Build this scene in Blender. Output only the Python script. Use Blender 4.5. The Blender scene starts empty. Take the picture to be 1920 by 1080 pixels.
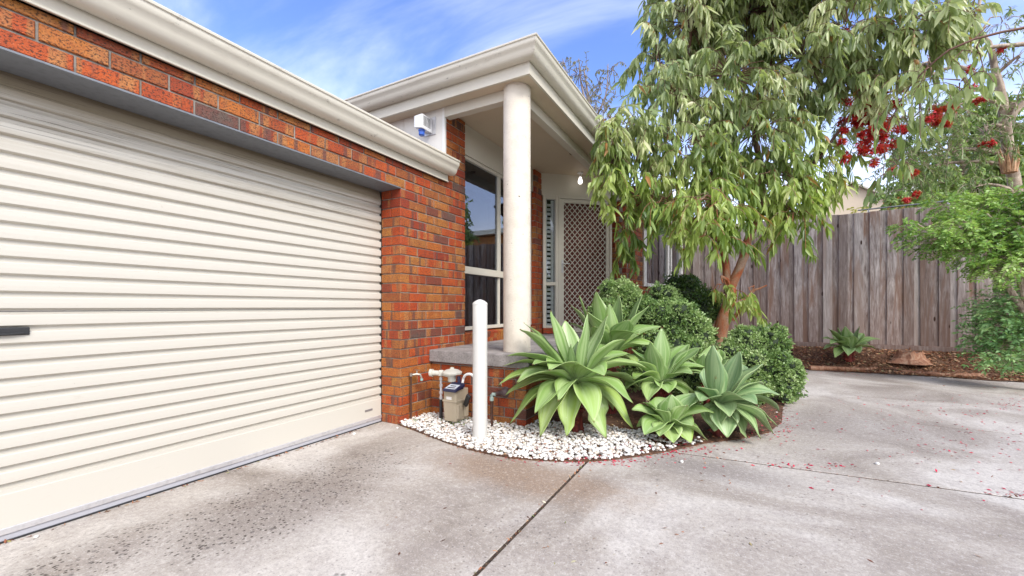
import bpy, math, random
import numpy as np
from mathutils import Vector
random.seed(11); rng = np.random.default_rng(11)
R = math.radians
scn = bpy.context.scene
# ------------------------------------------------------------------ camera
H = 1.07; F = 779.0; HY = 575.0
CA, SA = math.cos(R(28.7)), math.sin(R(28.7))
cam = bpy.data.cameras.new('camera'); camo = bpy.data.objects.new('camera', cam)
scn.collection.objects.link(camo); scn.camera = camo
camo.location = (0, 0, H); camo.rotation_euler = (R(90), 0, R(28.7))
cam.sensor_width = 36; cam.lens = F/1920*36; cam.shift_y = 35/1920; cam.clip_end = 3000; cam.clip_start = .05
# ------------------------------------------------------------------ sky, sun, exposure
SUN_EL, SUN_AZ = R(42), R(122)      # azimuth measured clockwise from +Y: behind and right of the camera
w = bpy.data.worlds.new('World'); scn.world = w; w.use_nodes = True
nt = w.node_tree; nt.nodes.clear()
def wn(t, **k):
    n = nt.nodes.new(t)
    for a, b in k.items(): setattr(n, a, b)
    return n
out = wn('ShaderNodeOutputWorld'); bg = wn('ShaderNodeBackground'); bg.inputs[1].default_value = .14
sky = wn('ShaderNodeTexSky', sky_type='NISHITA', sun_disc=False)
sky.sun_elevation = SUN_EL; sky.sun_rotation = SUN_AZ; sky.air_density = 1.0; sky.dust_density = .6; sky.ozone_density = 3.0
tc = wn('ShaderNodeTexCoord'); sep = wn('ShaderNodeSeparateXYZ'); nt.links.new(tc.outputs['Generated'], sep.inputs[0])
def wm(op, a, b=0.0, c=None):
    n = wn('ShaderNodeMath', operation=op)
    for i, v in enumerate((a, b) if c is None else (a, b, c)):
        if isinstance(v, (int, float)): n.inputs[i].default_value = v
        else: nt.links.new(v, n.inputs[i])
    return n.outputs[0]
zz = wm('MAXIMUM', sep.outputs[2], .06)
cx = wm('DIVIDE', sep.outputs[0], wm('ADD', zz, .25)); cy = wm('DIVIDE', sep.outputs[1], wm('ADD', zz, .25))
comb = wn('ShaderNodeCombineXYZ'); nt.links.new(cx, comb.inputs[0]); nt.links.new(cy, comb.inputs[1])
mp = wn('ShaderNodeMapping'); mp.inputs['Rotation'].default_value = (0, 0, R(-62)); mp.inputs['Scale'].default_value = (1.2, 3.2, 1)
nt.links.new(comb.outputs[0], mp.inputs[0])
nz = wn('ShaderNodeTexNoise'); nz.inputs['Scale'].default_value = .9; nz.inputs['Detail'].default_value = 7; nz.inputs['Roughness'].default_value = .55; nz.inputs['Distortion'].default_value = .5
nt.links.new(mp.outputs[0], nz.inputs['Vector'])
nz2 = wn('ShaderNodeTexNoise'); nz2.inputs['Scale'].default_value = .7; nz2.inputs['Detail'].default_value = 2
nt.links.new(comb.outputs[0], nz2.inputs['Vector'])
r1 = wn('ShaderNodeMapRange', interpolation_type='SMOOTHSTEP'); nt.links.new(wm('ADD', nz.outputs[0], wm('MULTIPLY', nz2.outputs[0], .6)), r1.inputs[0])
r1.inputs[1].default_value = .72; r1.inputs[2].default_value = 1.15
hor = wn('ShaderNodeMapRange'); nt.links.new(sep.outputs[2], hor.inputs[0]); hor.inputs[1].default_value = .02; hor.inputs[2].default_value = .42; hor.inputs[3].default_value = .85; hor.inputs[4].default_value = 0
# unseen cloud added behind and right of the camera to whiten the fill light
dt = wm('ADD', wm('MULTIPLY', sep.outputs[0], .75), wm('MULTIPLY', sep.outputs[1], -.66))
fill_cloud = wn('ShaderNodeMapRange', interpolation_type='SMOOTHSTEP'); nt.links.new(wm('ADD', dt, wm('MULTIPLY', nz2.outputs[0], .3)), fill_cloud.inputs[0]); fill_cloud.inputs[1].default_value = .1; fill_cloud.inputs[2].default_value = .7
cf = wm('MINIMUM', wm('ADD', wm('ADD', wm('MULTIPLY', r1.outputs[0], .45), hor.outputs[0]), wm('MULTIPLY', fill_cloud.outputs[0], .9)), .92)
hs = wn('ShaderNodeHueSaturation'); hs.inputs['Saturation'].default_value = 1.12; hs.inputs['Value'].default_value = 1.25; hs.inputs['Hue'].default_value = .515
nt.links.new(sky.outputs[0], hs.inputs['Color'])
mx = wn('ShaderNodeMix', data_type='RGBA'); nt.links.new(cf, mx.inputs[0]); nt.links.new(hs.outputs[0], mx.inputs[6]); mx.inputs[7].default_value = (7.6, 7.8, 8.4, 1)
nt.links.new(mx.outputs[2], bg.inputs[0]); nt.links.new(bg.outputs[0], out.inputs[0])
sl = bpy.data.lights.new('sun', 'SUN'); sl.energy = 1.9; sl.angle = R(24); sl.color = (1, .955, .89)
so = bpy.data.objects.new('sun', sl); scn.collection.objects.link(so)
sd = Vector((math.sin(SUN_AZ)*math.cos(SUN_EL), math.cos(SUN_AZ)*math.cos(SUN_EL), math.sin(SUN_EL)))
so.rotation_euler = sd.to_track_quat('Z', 'Y').to_euler(); so.location = (8, -8, 20)
scn.view_settings.view_transform = 'Standard'; scn.view_settings.look = 'None'; scn.view_settings.gamma = 1
scn.view_settings.exposure = 0.98
scn.render.engine = 'CYCLES'
# ------------------------------------------------------------------ pixel rays -> metres in the yard (garage wall runs along +Y, driveway lies to +X)
def D(px): k = (px-960)/F; return (k*CA-SA, k*SA+CA)
def W(px, py, t): d = D(px); return Vector((d[0]*t, d[1]*t, H+(HY-py)/F*t))
def G(px, py, z=0.0): return W(px, py, F*(H-z)/(py-HY))
# ------------------------------------------------------------------ object helpers
def link(o, parent=None):
    scn.collection.objects.link(o)
    if parent is not None: o.parent = parent
    return o
def tag(o, label=None, cat=None, group=None, kind=None):
    if label: o['label'] = label
    if cat: o['category'] = cat
    if group: o['group'] = group
    if kind: o['kind'] = kind
    return o
def thing(name, label, cat, loc=(0, 0, 0), group=None):
    return tag(link(bpy.data.objects.new(name, None)), label, cat, group)
class MB:
    def __init__(s): s.v = []; s.f = []; s.a = []; s.uv = []
    def add(s, vs, fs, a=0.0):
        n = len(s.v); s.v += [tuple(v) for v in vs]; s.f += [tuple(i+n for i in f) for f in fs]; s.a += [a]*len(vs)
        return s
    def box(s, x0, x1, y0, y1, z0, z1, a=0.0):
        return s.add([(x0,y0,z0),(x1,y0,z0),(x1,y1,z0),(x0,y1,z0),(x0,y0,z1),(x1,y0,z1),(x1,y1,z1),(x0,y1,z1)],
              [(0,3,2,1),(4,5,6,7),(0,1,5,4),(1,2,6,5),(2,3,7,6),(3,0,4,7)], a)
    def obox(s, o, u, v, n, lu, lv, ln, ch=0.0, a=0.0):   # oriented box from corner o; ch chamfers the +n face
        o, u, v, n = Vector(o), Vector(u), Vector(v), Vector(n)
        P = lambda a_, b_, c_: o+u*a_+v*b_+n*c_
        vs = [P(0,0,0),P(lu,0,0),P(lu,lv,0),P(0,lv,0)]
        if ch:
            vs += [P(0,0,ln-ch),P(lu,0,ln-ch),P(lu,lv,ln-ch),P(0,lv,ln-ch), P(ch,ch,ln),P(lu-ch,ch,ln),P(lu-ch,lv-ch,ln),P(ch,lv-ch,ln)]
            fs = [(0,3,2,1)]+[(i,(i+1)%4,4+(i+1)%4,4+i) for i in range(4)]+[(4+i,4+(i+1)%4,8+(i+1)%4,8+i) for i in range(4)]+[(8,9,10,11)]
        else:
            vs += [P(0,0,ln),P(lu,0,ln),P(lu,lv,ln),P(0,lv,ln)]
            fs = [(0,3,2,1)]+[(i,(i+1)%4,4+(i+1)%4,4+i) for i in range(4)]+[(4,5,6,7)]
        return s.add(vs, fs, a)
    def tube(s, pts, rad, n=8, caps=True, a=0.0):
        pts = [Vector(p) for p in pts]
        if not isinstance(rad, (list, tuple)): rad = [rad]*len(pts)
        ref = Vector((.31, .17, .93)) if abs((pts[-1]-pts[0]).normalized().z) < .85 else Vector((.95, .2, .1))
        vs = []; fs = []; m = len(pts)
        for i, p in enumerate(pts):
            t = (pts[min(i+1, m-1)]-pts[max(i-1, 0)]).normalized()
            x = t.cross(ref).normalized(); y = t.cross(x).normalized()
            for k in range(n):
                q = 2*math.pi*k/n; vs.append(p+(x*math.cos(q)+y*math.sin(q))*rad[i])
        for i in range(m-1):
            for k in range(n): fs.append((i*n+k, i*n+(k+1) % n, (i+1)*n+(k+1) % n, (i+1)*n+k))
        if caps: fs += [tuple(range(n-1, -1, -1)), tuple((m-1)*n+k for k in range(n))]
        return s.add(vs, fs, a)
    def lathe(s, c, prof, n=24, axis=(0, 0, 1), a=0.0):
        c = Vector(c); z = Vector(axis).normalized(); x = z.orthogonal().normalized(); y = z.cross(x)
        vs = []; fs = []
        for r, h in prof:
            for k in range(n):
                q = 2*math.pi*k/n; vs.append(c+z*h+(x*math.cos(q)+y*math.sin(q))*r)
        m = len(prof)
        for i in range(m-1):
            for k in range(n): fs.append((i*n+k, i*n+(k+1) % n, (i+1)*n+(k+1) % n, (i+1)*n+k))
        fs += [tuple(range(n-1, -1, -1)), tuple((m-1)*n+k for k in range(n))]
        return s.add(vs, fs, a)
    def prism(s, poly, z0, z1, a=0.0):
        n = len(poly)
        return s.add([(p[0], p[1], z0) for p in poly]+[(p[0], p[1], z1) for p in poly],
              [tuple(range(n-1, -1, -1)), tuple(range(n, 2*n))]+[(i, (i+1) % n, n+(i+1) % n, n+i) for i in range(n)], a)
    def build(s, name, mat, parent=None, smooth=False, bevel=0, solid=0, sub=0):
        me = bpy.data.meshes.new(name); me.from_pydata(s.v, [], s.f)
        at = me.attributes.new('rnd', 'FLOAT', 'POINT'); at.data.foreach_set('value', np.array(s.a, dtype=np.float32))
        me.materials.append(mat)
        if smooth:
            me.polygons.foreach_set('use_smooth', [True]*len(me.polygons))
            try: me.set_sharp_from_angle(angle=R(40))
            except Exception: pass
        me.update()
        o = link(bpy.data.objects.new(name, me), parent)
        if solid: q = o.modifiers.new('s', 'SOLIDIFY'); q.thickness = solid; q.offset = 0
        if bevel: q = o.modifiers.new('b', 'BEVEL'); q.width = bevel; q.segments = 2; q.limit_method = 'ANGLE'; q.angle_limit = R(40)
        if sub: q = o.modifiers.new('u', 'SUBSURF'); q.levels = q.render_levels = sub
        return o
def npmesh(name, V, T, Q, att, mat, parent=None, smooth=False, uv=None):
    """big meshes from numpy arrays: V (n,3), triangles, quads"""
    me = bpy.data.meshes.new(name)
    T = np.zeros((0, 3), int) if T is None else T; Q = np.zeros((0, 4), int) if Q is None else Q
    me.vertices.add(len(V)); me.vertices.foreach_set('co', V.astype(np.float32).ravel())
    loops = np.concatenate([T.ravel(), Q.ravel()]); me.loops.add(len(loops)); me.loops.foreach_set('vertex_index', loops.astype(np.int32))
    st = np.concatenate([np.arange(len(T))*3, len(T)*3+np.arange(len(Q))*4])
    me.polygons.add(len(st)); me.polygons.foreach_set('loop_start', st.astype(np.int32))
    if smooth: me.polygons.foreach_set('use_smooth', np.ones(len(st), bool))
    me.update(calc_edges=True); me.validate()
    for k, arr in att.items():
        at = me.attributes.new(k, 'FLOAT', 'POINT'); at.data.foreach_set('value', arr.astype(np.float32))
    me.materials.append(mat)
    return link(bpy.data.objects.new(name, me), parent)
# ------------------------------------------------------------------ materials
class NB:
    def __init__(s, name):
        s.m = bpy.data.materials.new(name); s.m.use_nodes = True; s.t = s.m.node_tree; s.t.nodes.clear()
        s.out = s.n('ShaderNodeOutputMaterial'); s.b = s.n('ShaderNodeBsdfPrincipled'); s.l(s.b.outputs[0], s.out.inputs[0])
        s.obj = s.n('ShaderNodeTexCoord').outputs['Object']
    def n(s, t, **k):
        q = s.t.nodes.new(t)
        for a, b in k.items(): setattr(q, a, b)
        return q
    def l(s, a, b): s.t.links.new(a, b)
    def put(s, sock, v):
        if isinstance(v, (int, float)): sock.default_value = v
        elif isinstance(v, (tuple, list)): sock.default_value = tuple(v)+((1,) if len(v) == 3 and len(sock.default_value) == 4 else ())
        else: s.l(v, sock)
    def math(s, op, a, b=0.0, c=0.0, clamp=False):
        q = s.n('ShaderNodeMath', operation=op, use_clamp=clamp)
        for i, v in enumerate((a, b, c)): s.put(q.inputs[i], v)
        return q.outputs[0]
    def map(s, vec, scale=(1, 1, 1), rot=(0, 0, 0), loc=(0, 0, 0)):
        q = s.n('ShaderNodeMapping'); s.l(vec, q.inputs[0]); q.inputs['Scale'].default_value = scale; q.inputs['Rotation'].default_value = rot; q.inputs['Location'].default_value = loc
        return q.outputs[0]
    def noise(s, scale, detail=4, rough=.5, vec=None, dist=0, color=False):
        q = s.n('ShaderNodeTexNoise'); s.l(vec or s.obj, q.inputs['Vector']); q.inputs['Scale'].default_value = scale
        q.inputs['Detail'].default_value = detail; q.inputs['Roughness'].default_value = rough; q.inputs['Distortion'].default_value = dist
        return q.outputs[1 if color else 0]
    def voro(s, scale, vec=None, feature='F1', out=0):
        q = s.n('ShaderNodeTexVoronoi', feature=feature); s.l(vec or s.obj, q.inputs['Vector']); q.inputs['Scale'].default_value = scale
        return q.outputs[out]
    def ramp(s, fac, stops, interp='LINEAR'):
        q = s.n('ShaderNodeValToRGB'); s.l(fac, q.inputs[0]); e = q.color_ramp; e.interpolation = interp
        while len(e.elements) < len(stops): e.elements.new(.5)
        for el, (p, c) in zip(e.elements, stops): el.position = p; el.color = tuple(c)+(1,) if len(c) == 3 else c
        return q.outputs[0]
    def rng(s, v, a, b, c=0.0, d=1.0, smooth=True):
        q = s.n('ShaderNodeMapRange', interpolation_type='SMOOTHSTEP' if smooth else 'LINEAR'); s.l(v, q.inputs[0])
        for i, x in enumerate((a, b, c, d)): q.inputs[i+1].default_value = x
        return q.outputs[0]
    def mix(s, f, a, b, mode='MIX'):
        q = s.n('ShaderNodeMix', data_type='RGBA', blend_type=mode); s.put(q.inputs[0], f); s.put(q.inputs[6], a); s.put(q.inputs[7], b)
        return q.outputs[2]
    def attr(s, name): q = s.n('ShaderNodeAttribute'); q.attribute_name = name; return q.outputs['Fac']
    def xyz(s, vec=None): q = s.n('ShaderNodeSeparateXYZ'); s.l(vec or s.obj, q.inputs[0]); return q.outputs
    def bump(s, h, strength=.3, dist=.01):
        q = s.n('ShaderNodeBump'); q.inputs['Strength'].default_value = strength; q.inputs['Distance'].default_value = dist
        s.l(h, q.inputs['Height']); s.l(q.outputs[0], s.b.inputs['Normal']); return q
    def fin(s, col, rough=.6, metal=0.0, spec=None):
        s.put(s.b.inputs['Base Color'], col); s.put(s.b.inputs['Roughness'], rough); s.b.inputs['Metallic'].default_value = metal
        if spec is not None: s.b.inputs['Specular IOR Level'].default_value = spec
        return s.m
def painted(name, col, rough=.5, dirt=.25, dcol=(.25, .22, .18), bump=.05, scale=3.0, fine=60):
    b = NB(name); n1 = b.noise(scale, 8, .65); n2 = b.noise(fine, 3, .6)
    f = b.math('MULTIPLY', b.rng(n1, .5, .78), dirt)
    c = b.mix(f, col, dcol); c = b.mix(b.math('MULTIPLY', n2, .12), c, (.1, .1, .1))
    b.bump(n2, bump, .004); return b.fin(c, rough)
def metal(name, col, rough=.4, m=1.0, rust=0.0):
    b = NB(name); n = b.noise(30, 6, .6); c = b.mix(b.math('MULTIPLY', b.rng(n, .45, .7), .4+rust), col, (.09, .05, .03) if rust else tuple(x*.6 for x in col))
    b.bump(n, .1, .003); return b.fin(c, rough, m)
def mat_brick():
    b = NB('brick'); r = b.attr('rnd'); u = b.attr('bu'); v = b.attr('bv')
    cv = b.n('ShaderNodeCombineXYZ'); b.l(u, cv.inputs[0]); b.l(v, cv.inputs[1]); vec = cv.outputs[0]
    base = b.ramp(r, [(0, (.42, .055, .010)), (.26, (.46, .085, .014)), (.40, (.27, .036, .014)), (.54, (.46, .135, .022)), (.74, (.42, .175, .038)), (.89, (.24, .045, .018)), (.96, (.11, .075, .06))])
    band = b.noise(9, 2, .5, b.map(vec, (1, .08, 1)))
    tan = b.rng(band, .54, .60); c = b.mix(b.math('MULTIPLY', tan, .85), base, (.43, .18, .055))
    band2 = b.noise(13, 2, .5, b.map(vec, (1, .06, 1), loc=(7, 3, 0)))
    c = b.mix(b.math('MULTIPLY', b.rng(band2, .60, .66), .8), c, (.10, .06, .05))
    mo = b.noise(14, 5, .65, vec); c = b.mix(b.math('MULTIPLY', b.rng(mo, .35, .7), .45), c, (.22, .025, .012))
    sp = b.noise(85, 4, .7, b.map(vec, (1, 1.4, 1))); c = b.mix(b.math('MULTIPLY', b.rng(sp, .50, .59), .85), c, (.055, .028, .02))
    sp2 = b.noise(230, 2, .6); c = b.mix(b.math('MULTIPLY', b.rng(sp2, .62, .72), .35), c, (.6, .42, .28))
    h = b.math('SUBTRACT', b.noise(60, 5, .7, vec), b.math('MULTIPLY', b.rng(sp, .54, .62), .8))
    b.bump(h, .55, .004); return b.fin(c, .62, spec=.35)
def mat_mortar():
    b = NB('mortar'); c = b.ramp(b.noise(12, 6, .6), [(.3, (.15, .135, .12)), (.7, (.34, .31, .27))]); c = b.mix(b.math('MULTIPLY', b.rng(b.noise(5, 4), .5, .7), .5), c, (.16, .12, .09))
    b.bump(b.noise(180, 3), .4, .003); return b.fin(c, .95)
def mat_concrete():
    b = NB('driveway_concrete'); o = b.obj; X, Y, Z = b.xyz()
    n1 = b.noise(.9, 6, .6, dist=.8); n2 = b.noise(4.5, 8, .7); fine = b.noise(140, 4, .7); br = b.noise(60, 4, .6, b.map(o, (1, .35, 1), rot=(0, 0, R(35))))
    c = b.ramp(n1, [(.36, (.26, .22, .185)), (.48, (.40, .355, .31)), (.60, (.55, .51, .465))])
    c = b.mix(b.math('MULTIPLY', b.rng(n2, .40, .70), .45), c, (.30, .26, .24))
    # dirty oil-dark area in front of the roller door, brown stains round the garden bed
    def blob(cx, cy, rx, ry, rot=0.0):
        q = b.map(o, (1/rx, 1/ry, 0), loc=(-cx/rx, -cy/ry, 0)); ln = b.n('ShaderNodeVectorMath', operation='LENGTH'); b.l(q, ln.inputs[0])
        d = b.math('ADD', ln.outputs['Value'], b.math('MULTIPLY', b.math('SUBTRACT', n2, .5), 1.3)); return b.rng(d, .3, 1.35, 1, 0)
    g = G(520, 945); m1 = blob(g.x+.02, g.y, .42, .62); g = G(660, 880); m1b = blob(g.x, g.y, .35, .5); m1 = b.math('MAXIMUM', m1, b.math('MULTIPLY', m1b, .6)); g = G(190, 1040); m1c = blob(g.x, g.y, .25, .45); m1 = b.math('MAXIMUM', m1, b.math('MULTIPLY', m1c, .6))
    g = G(980, 890); m2 = blob(g.x, g.y, .75, .28)
    g = G(1330, 880); m3 = blob(g.x, g.y, .5, .22)
    g = G(1560, 790); m4 = blob(g.x, g.y, 1.2, .7)
    g = G(830, 985); m5 = blob(g.x, g.y, .3, .3)
    c = b.mix(b.math('MULTIPLY', m1, .68), c, (.15, .115, .095))
    c = b.mix(b.math('MULTIPLY', m2, .85), c, (.27, .185, .125))
    c = b.mix(b.math('MULTIPLY', m3, .65), c, (.22, .19, .175))
    c = b.mix(b.math('MULTIPLY', m4, .6), c, (.25, .215, .195))
    sv = b.voro(16, b.map(o, (1, 1, 0))); rr = b.noise(3.0, 3, .6); n3 = b.noise(30, 3, .6)
    spots = b.math('MULTIPLY', b.rng(b.math('ADD', sv, b.math('MULTIPLY', n3, .25)), .22, .36, 1, 0), b.rng(b.math('ADD', rr, b.math('MULTIPLY', m1, .35)), .55, .72))
    c = b.mix(b.math('MULTIPLY', spots, .8), c, (.10, .085, .08))
    pit = b.rng(b.noise(95, 5, .75), .54, .66); c = b.mix(b.math('MULTIPLY', pit, .6), c, (.14, .125, .12))
    c = b.mix(b.math('MULTIPLY', b.rng(b.noise(120, 4, .7, b.map(o, loc=(5, 5, 5))), .54, .68), .4), c, (.80, .77, .74))
    gr = b.noise(38, 5, .75); c = b.mix(b.math('MULTIPLY', b.rng(gr, .50, .60), .26), c, (.20, .175, .165)); c = b.mix(b.math('MULTIPLY', b.rng(gr, .46, .38), .20), c, (.80, .76, .72))
    dk = b.math('MULTIPLY', b.rng(b.math('ADD', b.voro(42, b.map(o, (1, 1, 0), loc=(9, 2, 0))), b.math('MULTIPLY', b.noise(60, 4, .7), .35)), .50, .34), b.rng(b.math('ADD', b.math('MULTIPLY', m1, .8), b.math('MULTIPLY', b.noise(7, 4, .7), .8)), .52, .95)); c = b.mix(b.math('MULTIPLY', dk, .95), c, (.06, .045, .038))
    sv2 = b.voro(34, b.map(o, (1, 1, 0), loc=(2, 7, 0))); c = b.mix(b.math('MULTIPLY', b.math('MULTIPLY', b.rng(sv2, .22, .12), b.rng(b.noise(2.2, 4, .6, b.map(o, loc=(4, 4, 0))), .48, .62)), .7), c, (.11, .095, .09))
    h = b.math('ADD', b.math('MULTIPLY', fine, .7), b.math('MULTIPLY', br, .6)); b.bump(h, .5, .004)
    return b.fin(c, .88, spec=.25)
def mat_porch():
    b = NB('porch_slab'); c = b.ramp(b.noise(5, 8, .7), [(.3, (.16, .145, .14)), (.55, (.30, .275, .265)), (.75, (.44, .41, .39))]); c = b.mix(b.math('MULTIPLY', b.rng(b.noise(70, 4), .5, .65), .4), c, (.08, .07, .065))
    b.bump(b.noise(60, 6, .7), .6, .006); return b.fin(c, .9)
def mat_leaf(name, stops, trans=.35, rough=.45, spec=.5, att='rnd', old=None):
    b = NB(name); r = b.attr(att); c = b.ramp(r, stops)
    if old:
        gz = b.rng(b.math('ADD', b.xyz()[2], b.math('MULTIPLY', b.noise(1.6, 3), 2.2)), 3.2, 4.6)
        c = b.mix(b.math('MULTIPLY', gz, .62), c, b.ramp(r, old))
    c = b.mix(b.math('MULTIPLY', b.rng(b.noise(9, 3), .4, .7), .22), c, stops[0][1])
    b.fin(c, rough, spec=spec)
    tr = b.n('ShaderNodeBsdfTranslucent'); b.l(b.mix(.35, c, (.55, .7, .05)), tr.inputs[0]); mxs = b.n('ShaderNodeMixShader'); mxs.inputs[0].default_value = trans
    b.l(b.b.outputs[0], mxs.inputs[1]); b.l(tr.outputs[0], mxs.inputs[2]); b.l(mxs.outputs[0], b.out.inputs[0]); return b.m
def mat_agave(name, blue=0.0):
    b = NB(name); r = b.attr('rnd'); u = b.attr('lu'); v = b.attr('lv')
    base = b.ramp(r, [(0, (.15, .28, .065)), (.5, (.25, .40, .10)), (1, (.38, .52, .10))])
    base = b.mix(blue, base, (.15, .27, .16))
    cv = b.n('ShaderNodeCombineXYZ'); b.l(u, cv.inputs[0]); b.l(b.math('MULTIPLY', v, .12), cv.inputs[1]); b.l(b.math('MULTIPLY', r, 9.0), cv.inputs[2])
    st = b.noise(4.5, 4, .6, cv.outputs[0]); c = b.mix(b.math('MULTIPLY', b.rng(st, .36, .66), .65), base, (.48, .60, .30))
    cen = b.math('SUBTRACT', 1.0, b.math('ABSOLUTE', u)); c = b.mix(b.math('MULTIPLY', b.rng(cen, .45, 1.0), .30), c, (.44, .56, .30))
    c = b.mix(b.rng(v, .35, 0, 0, .5), c, (.40, .50, .26))
    edge = b.rng(b.math('ABSOLUTE', u), .90, .985); c = b.mix(b.math('MULTIPLY', edge, .22), c, (.50, .56, .24))
    c = b.mix(b.rng(v, .965, 1.0), c, (.16, .08, .03))
    bl = b.noise(26, 4, .7); c = b.mix(b.math('MULTIPLY', b.rng(bl, .66, .73), .6), c, (.6, .62, .45))
    c = b.mix(b.math('MULTIPLY', b.rng(b.noise(11, 3, .6, b.map(b.obj, loc=(3, 1, 8))), .68, .76), .5), c, (.25, .2, .07))
    b.bump(st, .12, .004); b.fin(c, .36, spec=.55)
    tr = b.n('ShaderNodeBsdfTranslucent'); b.l(c, tr.inputs[0]); mxs = b.n('ShaderNodeMixShader'); mxs.inputs[0].default_value = .14
    b.l(b.b.outputs[0], mxs.inputs[1]); b.l(tr.outputs[0], mxs.inputs[2]); b.l(mxs.outputs[0], b.out.inputs[0]); return b.m
def mat_wood_fence():
    b = NB('weathered_timber'); r = b.attr('rnd'); X, Y, Z = b.xyz()
    cv = b.n('ShaderNodeCombineXYZ'); b.l(b.math('ADD', X, b.math('MULTIPLY', r, 37.0)), cv.inputs[0]); b.l(b.math('ADD', Y, b.math('MULTIPLY', r, 11.0)), cv.inputs[1]); b.l(b.math('MULTIPLY', Z, .10), cv.inputs[2]); vec = cv.outputs[0]
    g = b.noise(38, 6, .65, vec, dist=.6); g2 = b.noise(5, 4, .6, vec, dist=1.0)
    c = b.ramp(g, [(.32, (.20, .155, .14)), (.5, (.43, .37, .355)), (.68, (.70, .64, .625))])
    c = b.mix(b.math('MULTIPLY', b.rng(g2, .46, .64), .8), c, (.27, .15, .10))
    low = b.rng(b.math('ADD', Z, b.math('MULTIPLY', g2, 1.2)), 1.1, 2.3, 1, 0); c = b.mix(b.math('MULTIPLY', low, .45), c, (.19, .10, .07))
    c = b.mix(b.math('MULTIPLY', b.rng(r, .3, 1.0), .6), c, (.16, .115, .10)); c = b.mix(b.math('MULTIPLY', b.rng(r, .3, 0), .35), c, (.62, .58, .56))
    kn = b.voro(1.0, b.map(b.obj, (5.5, 5.5, 1.9))); c = b.mix(b.rng(kn, .10, .05), c, (.06, .03, .02))
    b.bump(g, .6, .006); return b.fin(c, .85, spec=.2)
def mat_roller():
    b = NB('cream_door_steel'); X, Y, Z = b.xyz()
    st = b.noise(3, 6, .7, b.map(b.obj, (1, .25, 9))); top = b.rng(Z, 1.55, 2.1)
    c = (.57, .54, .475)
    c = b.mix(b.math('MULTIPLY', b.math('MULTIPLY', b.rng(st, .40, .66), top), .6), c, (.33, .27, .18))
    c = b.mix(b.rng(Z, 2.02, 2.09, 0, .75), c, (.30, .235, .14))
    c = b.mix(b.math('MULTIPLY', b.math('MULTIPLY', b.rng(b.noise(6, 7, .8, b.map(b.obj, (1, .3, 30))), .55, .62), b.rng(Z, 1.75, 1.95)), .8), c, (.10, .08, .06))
    c = b.mix(b.math('MULTIPLY', b.rng(b.noise(14, 6, .7, b.map(b.obj, (1, .6, 4))), .58, .74), .18), c, (.4, .34, .25))
    sp = b.rng(b.noise(55, 3, .7), .70, .76); c = b.mix(b.math('MULTIPLY', sp, .35), c, (.2, .15, .1))
    return b.fin(c, .38, spec=.5)
def mat_gutter():
    b = NB('cream_gutter'); c = (.62, .585, .50); X, Y, Z = b.xyz()
    gr = b.noise(2.2, 6, .7, b.map(b.obj, (1, 1, 5))); c = b.mix(b.math('MULTIPLY', b.rng(gr, .52, .74), .4), c, (.36, .31, .24))
    blk = b.noise(9, 7, .75, b.map(b.obj, (1, 1, 2.5))); c = b.mix(b.math('MULTIPLY', b.rng(blk, .60, .70), .7), c, (.07, .06, .05))
    return b.fin(c, .4)
def mat_render():
    b = NB('rendered_column'); n = b.noise(9, 7, .7); c = b.mix(b.math('MULTIPLY', b.rng(n, .45, .72), .35), (.66, .60, .51), (.40, .34, .26))
    c = b.mix(b.rng(b.noise(40, 2, .4), .74, .77), c, (.12, .1, .08)); b.bump(b.math('ADD', b.noise(45, 5, .65, b.map(b.obj, (1, 1, 2.4))), b.math('MULTIPLY', n, .7)), .55, .008); return b.fin(c, .85)
def mat_bark(name, stops, sc=7, aloft=None):
    b = NB(name); n = b.noise(sc, 5, .6, b.map(b.obj, (1, 1, .35)), dist=1.2); c = b.ramp(n, stops); c = b.mix(b.math('MULTIPLY', b.rng(b.noise(60, 4), .5, .7), .3), c, (.08, .035, .02))
    if aloft: c = b.mix(b.rng(b.math('ADD', b.xyz()[2], b.math('MULTIPLY', n, 1.2)), 2.2, 3.4, 0, .8), c, aloft)
    b.bump(b.noise(25, 5, .6, b.map(b.obj, (1, 1, .3))), .4, .01); return b.fin(c, .7)
def mat_soil():
    b = NB('soil_mulch'); c = b.ramp(b.noise(30, 7, .75), [(.3, (.035, .018, .012)), (.5, (.13, .06, .035)), (.68, (.28, .14, .08))]); c = b.mix(b.math('MULTIPLY', b.rng(b.noise(3, 4), .5, .65), .4), c, (.15, .10, .06))
    b.bump(b.noise(45, 6, .8), 1, .02); return b.fin(c, .95)
def mat_glass(name, tint=(.55, .58, .6), refl=.10):
    b = NB(name); g = b.n('ShaderNodeBsdfGlossy'); g.inputs['Roughness'].default_value = .015; g.inputs[0].default_value = (.85, .88, .95, 1)
    t = b.n('ShaderNodeBsdfTransparent'); t.inputs[0].default_value = tint+(1,); f = b.n('ShaderNodeFresnel'); f.inputs[0].default_value = 1.5
    mxs = b.n('ShaderNodeMixShader'); b.l(b.math('ADD', b.math('MULTIPLY', f.outputs[0], .8), refl, clamp=True), mxs.inputs[0]); b.l(t.outputs[0], mxs.inputs[1]); b.l(g.outputs[0], mxs.inputs[2]); b.l(mxs.outputs[0], b.out.inputs[0]); return b.m
def emis(name, col, st):
    b = NB(name); b.b.inputs['Emission Color'].default_value = col+(1,); b.b.inputs['Emission Strength'].default_value = st; return b.fin(col, .5)
def chips(name, stops, att='rnd', rough=.7):
    b = NB(name); return b.fin(b.ramp(b.attr(att), stops), rough)
BR, MO, CO, PO = mat_brick(), mat_mortar(), mat_concrete(), mat_porch()
CREAM = painted('cream_paint', (.62, .58, .49), .45, .22, (.45, .38, .28))
SOFFIT = painted('soffit_paint', (.60, .50, .37), .6, .2, (.40, .32, .22), scale=1.5)
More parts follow.
